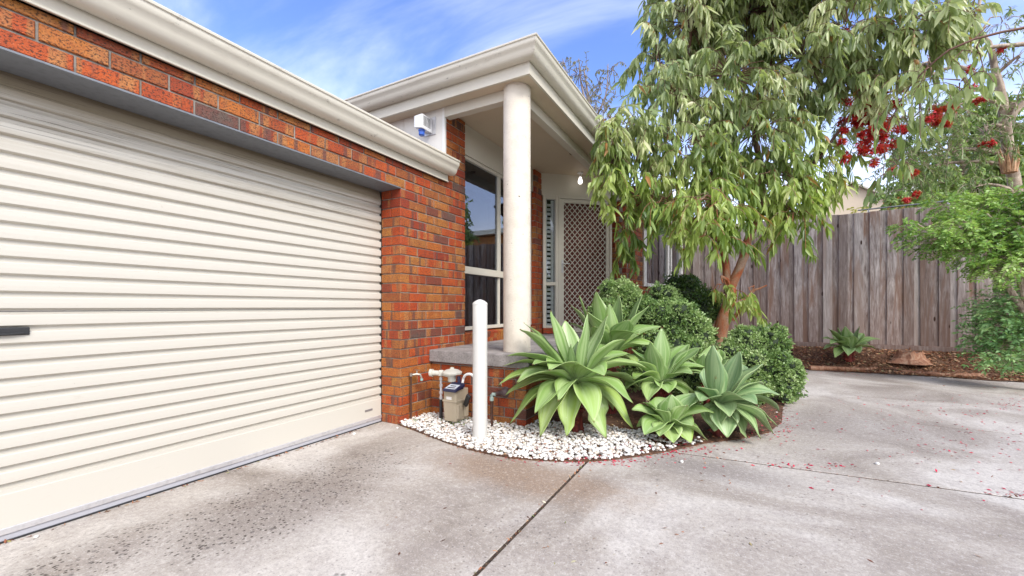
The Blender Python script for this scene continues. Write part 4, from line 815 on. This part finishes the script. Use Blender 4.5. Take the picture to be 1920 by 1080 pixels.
pinnate('low_shrub', 'grey green leafy shrub at the right edge between driveway and fence', [([(1890, 690, 5.9), (1885, 620, 5.8), (1880, 560, 5.7)], (.03, .008)), ([(1920, 690, 5.6), (1910, 620, 5.6), (1930, 560, 5.6)], (.03, .008))],
  [(1895, 675, 5.3, 45, 22, 1.3), (1835, 640, 5.6, 26, 22, 1.0), (1880, 600, 5.5, 50, 40, 1.2), (1880, 570, 5.6, 50, 35, 1.1), (1865, 630, 5.6, 45, 38, 1.1), (1910, 640, 5.4, 40, 45, 1.1), (1850, 668, 5.5, 32, 18, 1.0), (1925, 580, 5.4, 40, 45, 1.0)], 700, mat_leaf('greygreen_leaf', [(0, (.06, .15, .05)), (.5, (.22, .42, .15)), (1, (.52, .68, .32))], .3, .5), (.04, .07), 5)
pinnate('yellow_shrub', 'small yellow leaved plant poking above the fence before the cream gable', [([(1610, 450, 9.2), (1605, 400, 9.2)], (.01, .005))], [(1596, 392, 9.0, 9, 7, 3), (1622, 390, 9.0, 9, 8, 3)], 300, mat_leaf('yellow_leaf', [(0, (.3, .28, .05)), (1, (.55, .5, .12))], .4), (.05, .09), 5)
# ------------------------------------------------------------------ tight mounded shrubs
SUC = mat_leaf('succulent_leaf', [(0, (.08, .16, .05)), (.35, (.20, .32, .10)), (.7, (.36, .49, .19)), (1, (.58, .68, .36))], .2, .42)
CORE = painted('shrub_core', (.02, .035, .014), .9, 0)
def mound(name, label, blobs, n, mat, ls=(.022, .038), stems=None):
    big = list(blobs)
    blobs = [(b[0], b[1], b[2], b[3]*.82, b[4]*.82) for b in blobs]
    for b in big:
        for k in range(11):
            a = random.uniform(0, 6.28); e = random.uniform(.45, .92); f = random.uniform(.16, .38)
            blobs = blobs+[(b[0]+math.cos(a)*b[3]*e, b[1]+math.sin(a)*b[4]*e*.9, b[2]-random.uniform(-.02, .16), b[3]*f*1.15, b[4]*f)]
    n = int(n*1.35)
    t = thing(name, label, 'shrub'); P = []; Dv = []; Rn = []; tot = sum(b[3]*b[4] for b in blobs); core = MB(); wd_ = MB()
    C_ = [np.array(W(*b[:3])) for b in blobs]; Rr = [np.array([b[3]/F*b[2], (b[3]+b[4])/2/F*b[2], b[4]/F*b[2]]) for b in blobs]
    ax = np.array([[CA, SA, 0], [-SA, CA, 0], [0, 0, 1]])
    for bi, (b, c, r) in enumerate(zip(blobs, C_, Rr)):
        btint = random.uniform(-.28, .28)
        k = int(n*b[3]*b[4]/tot); q = unit(rng.normal(size=(k, 3))); q = q[(q[:, 1] < .5)]
        # nodules: radius wobbles so the surface breaks into tufts
        ang = np.stack([q[:, 0]*9+c[0]*20, q[:, 1]*9, q[:, 2]*9+c[2]*20], 1); wob = 1+.12*np.sin(ang[:, 0])*np.sin(ang[:, 2])+.06*np.sin(ang[:, 0]*2.3+1)*np.cos(ang[:, 2]*2.1+ang[:, 1]); wob += rng.normal(size=len(q))*.025-.10*(rng.random(len(q)) < .25)
        pos = c+((q*r*wob[:, None])@ax); nrm = unit((q/r)@ax)
        crev = np.clip((wob-.9)/.22, 0, 1); st_ = rng.random(len(q)) < .07; pos = pos+nrm*(st_*rng.uniform(.015, .06, len(q)))[:, None]
        for p, d, cv in zip(pos, nrm, crev):
            base = random.random()*.6+.4*cv
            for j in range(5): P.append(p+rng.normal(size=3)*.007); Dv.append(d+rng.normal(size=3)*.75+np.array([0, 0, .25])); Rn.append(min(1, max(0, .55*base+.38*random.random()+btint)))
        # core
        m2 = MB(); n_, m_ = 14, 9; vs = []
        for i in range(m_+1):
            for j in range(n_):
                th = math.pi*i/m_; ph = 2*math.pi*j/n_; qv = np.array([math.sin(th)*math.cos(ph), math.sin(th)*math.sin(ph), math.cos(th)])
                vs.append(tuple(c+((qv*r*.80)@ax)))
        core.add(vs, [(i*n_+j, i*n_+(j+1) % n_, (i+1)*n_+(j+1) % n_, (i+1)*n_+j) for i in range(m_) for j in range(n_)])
        g0 = Vector((c[0], c[1], .0)); bi < len(big) and wd_.tube([g0+Vector((random.uniform(-.08, .08), .05, 0)), Vector(c)-Vector((0, 0, r[2]*.5)), Vector(c)], [.014, .010, .006], 6)
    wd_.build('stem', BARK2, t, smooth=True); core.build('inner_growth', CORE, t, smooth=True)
    P, Dv, Rn = np.array(P), np.array(Dv), np.array(Rn); N = len(P); L = rng.uniform(ls[0], ls[1], N)
    leafmesh('foliage', P, Dv, L, L*.6, Rn, mat, t, .05, simple=True); return t
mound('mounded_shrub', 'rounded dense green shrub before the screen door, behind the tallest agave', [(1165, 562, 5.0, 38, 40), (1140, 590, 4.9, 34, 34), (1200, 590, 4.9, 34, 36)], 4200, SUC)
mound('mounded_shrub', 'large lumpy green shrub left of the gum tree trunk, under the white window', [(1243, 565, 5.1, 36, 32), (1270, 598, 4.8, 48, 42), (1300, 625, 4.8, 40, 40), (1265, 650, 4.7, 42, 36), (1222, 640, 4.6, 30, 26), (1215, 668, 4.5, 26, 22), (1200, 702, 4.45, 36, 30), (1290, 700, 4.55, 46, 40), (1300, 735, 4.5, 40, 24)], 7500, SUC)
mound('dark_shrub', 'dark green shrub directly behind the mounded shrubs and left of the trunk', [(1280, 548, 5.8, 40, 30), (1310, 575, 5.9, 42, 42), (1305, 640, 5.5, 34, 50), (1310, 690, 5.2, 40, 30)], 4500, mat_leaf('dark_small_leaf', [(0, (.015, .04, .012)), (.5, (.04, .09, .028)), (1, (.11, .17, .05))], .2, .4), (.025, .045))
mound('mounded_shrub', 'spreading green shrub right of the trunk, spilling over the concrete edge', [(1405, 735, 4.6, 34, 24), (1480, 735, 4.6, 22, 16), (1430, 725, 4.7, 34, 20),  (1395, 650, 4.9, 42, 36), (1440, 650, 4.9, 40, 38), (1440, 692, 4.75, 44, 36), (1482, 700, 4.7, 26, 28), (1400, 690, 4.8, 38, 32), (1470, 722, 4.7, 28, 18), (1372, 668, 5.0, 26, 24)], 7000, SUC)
# ------------------------------------------------------------------ agaves
AG = mat_agave('agave_leaf', 0.0); AGB = mat_agave('agave_leaf_blue', .55)
STEM = mat_bark('dead_agave_stem', [(.3, (.05, .012, .01)), (.55, (.22, .03, .02)), (.75, (.34, .14, .07))], 18)
def agave(label, cpx, cpy, ct, L, tips, mat, wid=.115, stem=True, zg=.01, seed=1, group='agaves in the garden bed'):
    r_ = random.Random(seed); C0 = W(cpx, cpy, ct); t = thing('agave', label, 'agave', group=group)
    V = []; Q = []; A = []; U_ = []; VV = []; NS, NC = 16, 9
    sc = ct/F
    for ti in tips:
        px, py, s = ti[:3]; Lf = L*(ti[3] if len(ti) > 3 else 1); wf = wid*1.42*(ti[4] if len(ti) > 4 else 1); bend = ti[5] if len(ti) > 5 else None
        lat = (px-cpx)*sc; ver = -(py-cpy)*sc; dep = math.sqrt(max(0, Lf*Lf-lat*lat-ver*ver))*abs(s); dep = min(dep, Lf*.93)*(-1 if s > 0 else 1)
        T = W(px, py, ct+dep); rad = Vector((T.x-C0.x, T.y-C0.y, 0)); 
        if rad.length < .02: rad = Vector((.5, -1, 0))
        rad.normalize(); el = (T.z-C0.z)/max((T-C0).length, .01)
        B0 = C0+rad*.035+Vector((0, 0, -.03-.02*r_.random())); ln = (T-B0).length
        side = Vector((0, 0, 1)).cross(rad).normalized()
        if bend is None: bend = .16+.16*(1-max(el, 0)) if el > -.2 else .30
        # inner leaves straighter, outer ones arch over
        ctrl = B0.lerp(T, .48)+Vector((0, 0, 1))*ln*bend*(1 if el < .8 else .1)-rad*(0 if el < .6 else -.10*ln)
        rn = min(1, max(0, .45-el*.35+r_.uniform(-.2, .25))); base = len(V); tw = r_.uniform(-.35, .35)+ (0 if len(ti) < 7 else ti[6]); fold = r_.uniform(.22, .36); ripple = r_.uniform(0, 6)
        for i in range(NS):
            u = i/(NS-1); p = B0*(1-u)**2+ctrl*2*u*(1-u)+T*u*u; tan = ((ctrl-B0)*(1-u)+(T-ctrl)*u).normalized()
            sd = (side*math.cos(tw*u)+tan.cross(side)*math.sin(tw*u)).normalized(); nr = tan.cross(sd); 
            if nr.dot(Vector((0, 0, 1))+rad*-.6) < 0: nr = -nr
            # broad lance shape: narrow neck, widest just past half, sharp tip
            if u < .58: wv = .52+.48*math.sin((u/.58)*math.pi/2)**1.5-.10*math.sin(min(u/.4, 1)*math.pi)
            else: wv = max(0, 1-((u-.58)/.42)**1.45) if u < 1 else 0
            wv = wf*.5*max(wv, .012)
            fo = fold*(1.6-1.1*u)
            for j in range(NC):
                c = (j/(NC-1)*2-1); edge_w = .006*math.sin(u*14+ripple)*abs(c)**3
                q = p+sd*c*wv*(1-.12*fo*abs(c))+nr*(abs(c)**1.6*wv*fo*1.25+edge_w*(.3+wf)*2)
                V.append(tuple(q)); A.append(rn); U_.append(c); VV.append(u)
        for i in range(NS-1):
            for j in range(NC-1): k = base+i*NC+j; Q.append((k, k+1, k+NC+1, k+NC))
    o = npmesh('leaf_rosette', np.array(V), None, np.array(Q), {'rnd': np.array(A), 'lu': np.array(U_), 'lv': np.array(VV)}, mat, t, smooth=True)
    so_ = o.modifiers.new('s', 'SOLIDIFY'); so_.thickness = .0028; so_.offset = -1
    m = MB(); zb = zg
    m.tube([(C0.x+.01, C0.y+.01, zb), (C0.x-.005, C0.y+.005, (C0.z+zb)/2), (C0.x, C0.y, C0.z+.01)], [.055, .045, .05], 12)
    for k in range(26):   # old leaf bases
        a = r_.uniform(0, 6.28); zz_ = r_.uniform(zb, max(C0.z-.04, zb+.03)); d = Vector((math.cos(a), math.sin(a), .5)); p = Vector((C0.x, C0.y, zz_))+d*.035; m.tube([p, p+d*.03, p+d*.05+Vector((0, 0, -.02))], [.02, .014, .003], 5)
    m.build('stem', STEM, t); return t
inner = lambda x, y: [(x+4, y-38, -.1, .35, .55, .0), (x-10, y-34, .2, .35, .5, .0), (x+14, y-30, .2, .35, .5, .0)]
A1 = [(1033,582,-.3,1,1.05),(1102,587,.25,.95,.8),(975,617,.2,1.02,1.0),(982,605,-.7,1,.8),(950,668,.35,1,1),(943,687,-.5,1,.9),(933,723,.2,1,.9),(947,742,-.3,.95,.8),(968,718,.8,.95,1.0),(955,797,.6,1,1),(1012,820,.8,1,1.05),(1063,820,.9,.9,.85),(1137,823,.7,.98,.95),(1188,805,.5,1,1.05),(1187,757,.7,1,1.05),(1114,793,1,.85,.95),(1212,690,.2,1.05,1.15),(1173,637,.3,1.0,1.15),(1140,590,-.4,1,1.05),(1030,694,.9,.7,1.0,.45),(1133,706,.95,.75,1.0,.4),(1183,665,-.6,1,1),(998,684,.8,.85,.9,.3),(1003,777,.9,.9,.9),(1047,752,1,.65,.7,.4),(1070,645,.4,.5,.5,0),(1083,640,.8,.45,.7,0),(1150,770,-.4,.9,.9),(1150,650,-.9,1,1),(1060,600,-.9,.9,.9),(1200,730,-.5,1,1)]
agave('largest agave rosette, broad pale green leaves above a reddish stem in white pebbles', 1080, 712, 3.50, .69, A1, AG, .18, seed=3)
A2 = [(1118,545,.3,1,1.1),(1160,552,-.2,1,.9),(1204,550,.1,1,1.0),(1218,573,.4,1,1.1),(1070,572,-.3,1,1),(1085,553,-.7,1,.9),(1143,568,.8,.8,.7),(1240,613,-.3,1,1),(1197,628,.8,1,1.1,.4),(1113,612,.9,.7,.8),(1067,607,-.5,1,1),(1100,585,.5,1,1),(1085,650,.3,1,1),(1180,600,.9,.8,.9),(1230,650,.3,.9,1),(1130,600,.9,.5,.6,0),(1205,700,.5,.9,1)]
agave('upright agave rising behind the largest one, in front of the screen door', 1143, 664, 4.15, .68, A2, AG, .18, seed=5, zg=.01)
A3 = [(1240,614,.2,1,.8),(1219,641,.6,.9,.75),(1183,655,-.2,1,.9),(1180,682,.3,1,.9),(1313,653,.2,1.05,1.1),(1300,700,.8,.8,.95),(1332,703,.3,1,1),(1292,645,-.6,1,.9),(1326,692,-.5,1,.9),(1215,753,.9,.7,.85),(1254,738,1,.6,.85),(1168,733,.3,.95,.95),(1293,747,.7,.8,1),(1187,712,.6,.9,.9),(1312,762,.2,1.0,1),(1262,655,-.7,1,1),(1240,676,.6,.45,.55,0),(1205,720,-.5,1,1)]
agave('mid green agave between the largest agave and the trunk', 1237, 711, 3.75, .50, A3, AG, .165, seed=7)
A4 = [(1259,739,.2,1,1),(1288,760,.6,.8,.8),(1340,773,.2,1.1,1.1),(1327,827,.5,1.1,1),(1295,832,.8,.9,.9),(1263,832,.9,.8,.75),(1208,817,.6,1,1),(1184,768,.0,1,.9),(1205,754,-.3,.9,.9),(1237,820,.9,.8,.8),(1193,800,-.3,1,.9),(1226,768,.8,.6,.7,.3),(1300,800,.6,.9,1),(1230,745,-.8,1,1),(1310,740,-.5,1,1),(1254,765,.6,.4,.5,0)]
agave('small low agave at the pebble edge, in front of the middle agave', 1255, 790, 3.30, .38, A4, AG, .15, seed=9)
A5 = [(1337,645,.1,1,.8),(1387,657,-.2,.95,.85),(1433,683,.2,1.05,1.15),(1463,740,.3,1.1,1.1),(1457,800,.1,1.1,1),(1450,814,.4,1.1,.9),(1427,822,.7,1.1,1.05),(1400,823,.6,1,1),(1364,822,.7,.9,.9),(1340,810,.5,.8,.9),(1307,727,.2,.7,.8),(1313,753,.6,.7,.9,.3),(1368,783,1,.6,.7,.4),(1393,683,-.8,1,1),(1433,722,-.3,1,.9),(1462,772,-.5,1.1,1),(1355,682,.5,.65,.5),(1420,760,.9,1,1),(1320,690,-.5,.9,.9),(1385,800,.3,1,1)]
agave('rightmost agave of the cluster, leaves fanned over the concrete edge', 1347, 752, 3.42, .52, A5, AGB, .175, seed=12)
A6 = [(1320,664,.1),(1313,688,.3),(1367,673,.2),(1333,647,-.4),(1290,672,-.1),(1375,690,-.3),(1345,700,.7),(1300,700,.5),(1350,655,-.6)]
agave('half hidden agave behind the rightmost one, beside the spreading shrub', 1328, 705, 4.15, .42, A6, AG, .16, seed=15)
A7 = [(1554,617,.2),(1570,613,-.2),(1585,611,.4),(1611,612,.1),(1619,625,-.3),(1651,636,.1),(1643,655,.4),(1612,663,.8),(1541,634,.1),(1543,655,.3),(1565,671,.7),(1590,668,.9),(1600,630,.7,.8),(1575,630,.8,.7),(1630,645,.7),(1556,645,.8),(1588,618,-.8),(1560,625,-.8)]
agave('small lone agave in the mulch at the foot of the back fence', 1592, 655, 7.05, .50, A7, AG, .13, seed=18, zg=.14, group=None)
# ------------------------------------------------------------------ pebbles, litter, petals
def ico():
    import bmesh
    bm = bmesh.new(); bmesh.ops.create_icosphere(bm, subdivisions=2, radius=1); v = np.array([list(x.co) for x in bm.verts]); f = np.array([[x.index for x in q.verts] for q in bm.faces]); bm.free(); return v, f
IV, IF = ico()
def pebbles(name, pts, r0, r1, mat, smooth=True):
    V = []; T = []; A = []
    for i, p in enumerate(pts):
        r = random.uniform(r0, r1); s = np.array([random.uniform(.85, 1.3), random.uniform(.7, 1.0), random.uniform(.5, .75)])*r; a = random.uniform(0, 6.28)
        v = IV*(1+.07*np.sin(IV[:, [1]]*3+i)+.06*np.cos(IV[:, [0]]*4+i*2)); v = v*s; tx = random.uniform(-.5, .5); v = np.stack([v[:, 0], v[:, 1]*math.cos(tx)-v[:, 2]*math.sin(tx), v[:, 1]*math.sin(tx)+v[:, 2]*math.cos(tx)], 1)
        v = np.stack([v[:, 0]*math.cos(a)-v[:, 1]*math.sin(a), v[:, 0]*math.sin(a)+v[:, 1]*math.cos(a), v[:, 2]], 1)+np.array([p[0], p[1], p[2]+s[2]*.75]); T.append(IF+len(IV)*i); V.append(v); A += [random.random()]*len(IV)
    return npmesh(name, np.concatenate(V), np.concatenate(T), None, {'rnd': np.array(A)}, mat, None, smooth)
PEB = NB('white_pebble'); c = PEB.ramp(PEB.attr('rnd'), [(0, (.50, .42, .34)), (.12, (.62, .56, .49)), (.4, (.68, .66, .63)), (1, (.76, .75, .73))]); c = PEB.mix(PEB.math('MULTIPLY', PEB.rng(PEB.noise(35, 4), .5, .7), .35), c, (.6, .5, .42)); PEB.fin(c, .6)
ppoly = [tuple(G(*p).xy) for p in [(750,797),(790,776),(830,776),(870,785),(905,778),(950,770),(1000,785),(1060,800),(1110,800),(1200,812),(1262,826),(1310,826)]]+[tuple(p) for p in edge[1:15]][::-1]
bb = np.array(ppoly); pts = []
def dist_edge(x, y): return min(math.hypot(x-e.x, y-e.y) for e in edge)
for layer, n in ((0, 3600), (1, 2300)):
    cnt = 0
    while cnt < n:
        x, y = random.uniform(bb[:, 0].min(), bb[:, 0].max()), random.uniform(bb[:, 1].min(), bb[:, 1].max())
        if inpoly(x, y, ppoly) and not (x > edge[12].x-.1 and random.random() < .65): pts.append((x, y, .008+layer*.014+random.uniform(0, .008))); cnt += 1
tag(pebbles('white_pebbles', pts, .0065, .017, PEB.m), kind='stuff')
# individual stray pebbles on the concrete
for i, (px, py) in enumerate([(1462, 790), (1456, 775), (1645, 871), (745, 803), (664, 815), (68, 1008), (1278, 868)]):
    g = G(px, py); o = pebbles('pebble', [(g.x, g.y, 0)], .012, .017, PEB.m)
    tag(o, ['larger white pebble on the concrete just right of the agave cluster', 'nearer the agaves of the two white pebbles right of the agave cluster', 'stray white pebble on the open driveway at right', 'white pebble at the foot of the brick pillar', 'white pebble beside the right end of the roller door', 'white pebble by the roller door at the left', 'white pebble just outside the pebble bed edge'][i], 'pebble', 'stray white pebbles')
def flecks(name, pts, s0, s1, mat, lift=.002, asp=.5, tilt=.5):
    n = len(pts); P = np.array(pts)+np.array([0, 0, lift]); D_ = rng.normal(size=(n, 3)); D_[:, 2] *= .15*tilt; D_ = unit(D_); sd_ = unit(np.cross(D_, np.array([0, 0, 1.0])+rng.normal(size=(n, 3))*.35*tilt)); L = rng.uniform(s0, s1, (n, 1)); Wd = L*asp
    up = np.array([0, 0, 1.0])
    V = np.stack([P, P+D_*L*.5+sd_*Wd*.5+up*L*.12, P+D_*L+up*L*.05, P+D_*L*.5-sd_*Wd*.5+up*L*.02], 1).reshape(-1, 3)
    V[:, 2] = np.maximum(V[:, 2], np.repeat(P[:, 2], 4)-lift*.5); b = np.arange(n)[:, None]*4
    return npmesh(name, V, None, b+np.array([0, 1, 2, 3]), {'rnd': np.repeat(rng.random(n), 4)}, mat)
PETAL = chips('petal', [(0, (.30, .004, .03)), (.6, (.52, .01, .055)), (1, (.62, .08, .10))]); LITTER = chips('litter', [(0, (.07, .028, .016)), (.3, (.26, .09, .045)), (.55, (.38, .17, .085)), (.8, (.42, .28, .15)), (.93, (.22, .25, .08)), (1, (.6, .5, .4))])
pts = []
for k in range(900):   # loose over the right half of the drive
    px, py = random.uniform(1440, 1960), random.triangular(705, 960, 760); g = G(px, py)
    if random.random() < .18+.5*(px > 1650)*(py < 860): pts.append((g.x, g.y, 0))
for (cx1, cy1, sx, sy, n) in [(1620, 697, 60, 4, 160), (1570, 694, 50, 3, 90), (1870, 700, 50, 8, 60), (1440, 815, 25, 7, 40), (1475, 790, 12, 18, 60), (1890, 755, 25, 6, 40), (1240, 850, 40, 4, 50), (1300, 842, 30, 4, 40), (1120, 866, 60, 3, 110), (1150, 840, 60, 12, 120), (1000, 840, 60, 10, 50), (1490, 875, 60, 3, 40), (1900, 925, 30, 3, 25), (1030, 865, 60, 3, 30)]:
    for k in range(n):
        py = cy1+random.gauss(0, sy); g = G(cx1+random.gauss(0, sx), max(py, 680)); pts.append((g.x, g.y, 0 if not inpoly(g.x, g.y, bedpoly) else .02))
tag(flecks('fallen_petals', pts, .012, .03, PETAL, tilt=.5), kind='stuff')
pts = []
for k in range(9000):
    x = random.uniform(edge[-1].x-.6, 6.0); y = 8.60+1.0*random.random()**1.1-(random.random() < .06)*random.random()*.25
    pts.append((x, y, mulch_z(x, y)+.004 if y > 8.6 else 0))
for k in range(5200):
    e = random.choice(edge); x, y = e.x+random.gauss(-.1, .35), e.y+random.gauss(.25, .35)
    if inpoly(x, y, bedpoly): pts.append((x, y, .014+.022*inpoly(x, y, ppoly)*random.random()))
for k in range(330):   # bed edge and joints
    i = random.randrange(len(edge)-1); e = edge[i].lerp(edge[i+1], random.random()); pts.append((e.x+random.gauss(0, .012), e.y+random.gauss(0, .012), 0))
for k in range(420):
    y = random.uniform(.2, 2.75); pts.append((jx+random.gauss(0, .004), y, -.008))
for k in range(260): x = random.uniform(jx, 5); pts.append((x, j2a+(j2b-j2a)*(x-jx)/(6-jx)+random.gauss(0, .006), -.006))
for k in range(150): y = random.uniform(.2, 2.8); pts.append((DX+.035+abs(random.gauss(0, .012)), y, 0))
for k in range(90): px, py = random.uniform(700, 1900), random.uniform(720, 1060); g = G(px, py); pts.append((g.x, g.y, 0))
tag(flecks('leaf_litter', pts, .010, .034, LITTER, asp=.32, tilt=1.2), kind='stuff')
pts = []
for k in range(9000):
    x = random.uniform(edge[-1].x-.6, 6.0); y = 8.60+1.0*random.random()**1.1
    pts.append((x, y, mulch_z(x, y)+.008))
tag(flecks('wood_chips', pts, .025, .075, chips('wood_chip', [(0, (.10, .04, .02)), (.35, (.34, .13, .06)), (.65, (.46, .24, .12)), (.9, (.55, .38, .24)), (1, (.28, .30, .10))]), asp=.3, tilt=1.5), kind='stuff')
# low weeds at the gas meter and pillar foot
P = []; Dv = []
for (px, py, n, s) in [(855, 796, 160, .05), (778, 794, 30, .02), (935, 802, 40, .03), (1010, 800, 60, .06), (875, 790, 60, .03)]:
    g = G(px, py)
    for k in range(n): P.append([g.x+random.gauss(0, s), g.y+random.gauss(0, s), .012]); Dv.append([random.gauss(0, .6), random.gauss(0, .6), 1])
P, Dv = np.array(P), np.array(Dv); n = len(P)
tag(leafmesh('weeds', P, Dv, rng.uniform(.02, .05, n), rng.uniform(.006, .012, n), rng.random(n), LEAF5, None, .3, simple=True), kind='stuff')
# fallen branches and the stump on the mulch
LOG = mat_bark('fallen_wood', [(.3, (.14, .055, .03)), (.5, (.34, .16, .09)), (.7, (.48, .32, .22))], 14)
def log(label, pts, r0, r1):
    pp = [G(px, py, z) for px, py, z in pts]; res = []; n = len(pp)
    for i in range(n-1):
        for k in range(4): q = pp[i].lerp(pp[i+1], k/4); res.append(q+Vector((random.uniform(-.008, .008), random.uniform(-.01, .01), random.uniform(-.006, .008))))
    res.append(pp[-1]); t = thing('fallen_branch', label, 'branch', group='fallen branches on the mulch edge')
    m = MB(); m.tube(res, [(r0+(r1-r0)*i/(len(res)-1))*random.uniform(.8, 1.15) for i in range(len(res))], 8); m.build('log', LOG, t, smooth=True)
    j = len(res)//2; m = MB(); m.tube([res[j], res[j]+Vector((.06, -.03, .05)), res[j]+Vector((.13, -.02, .11))], [.025, .016, .005], 6); m.build('side_twig', LOG, t, smooth=True)
log('fallen bark strewn branch at the mulch edge below the small agave', [(1518, 690, .04), (1570, 691, .04), (1620, 693, .04), (1690, 690, .05)], .045, .022)
log('longer fallen branch at the mulch edge near the right shrub', [(1690, 697, .03), (1750, 702, .03), (1810, 705, .03), (1875, 703, .04)], .03, .045)
t = thing('tree_stump', 'low cut tree stump in the mulch by the back fence', 'stump'); g = W(1705, 668, 6.83); g.z -= .03
m = MB(); prof_ = []; n = 22
for (rr_, zz_) in ((.30, -.08), (.19, .0), (.165, .06), (.15, .12)):
    for k in range(n): a = 2*math.pi*k/n; w_ = 1+.12*math.sin(a*3+1)+.08*math.sin(a*7)+(.25 if rr_ > .25 else .05)*max(0, math.sin(a*4)); prof_.append((g.x+rr_*w_*math.cos(a), g.y+rr_*w_*math.sin(a)*.8, g.z+zz_+(random.uniform(-.035, .02) if zz_ > .1 else 0)))
m.add(prof_, [(i*n+k, i*n+(k+1) % n, (i+1)*n+(k+1) % n, (i+1)*n+k) for i in range(3) for k in range(n)]); m.build('bark', LOG, t)
m = MB(); m.add([(x, y, z-.001) for x, y, z in prof_[-n:]], [tuple(range(n))]); m.build('cut_face', mat_bark('cut_wood', [(.3, (.10, .05, .03)), (.6, (.20, .11, .07)), (.75, (.28, .18, .12))], 10), t)
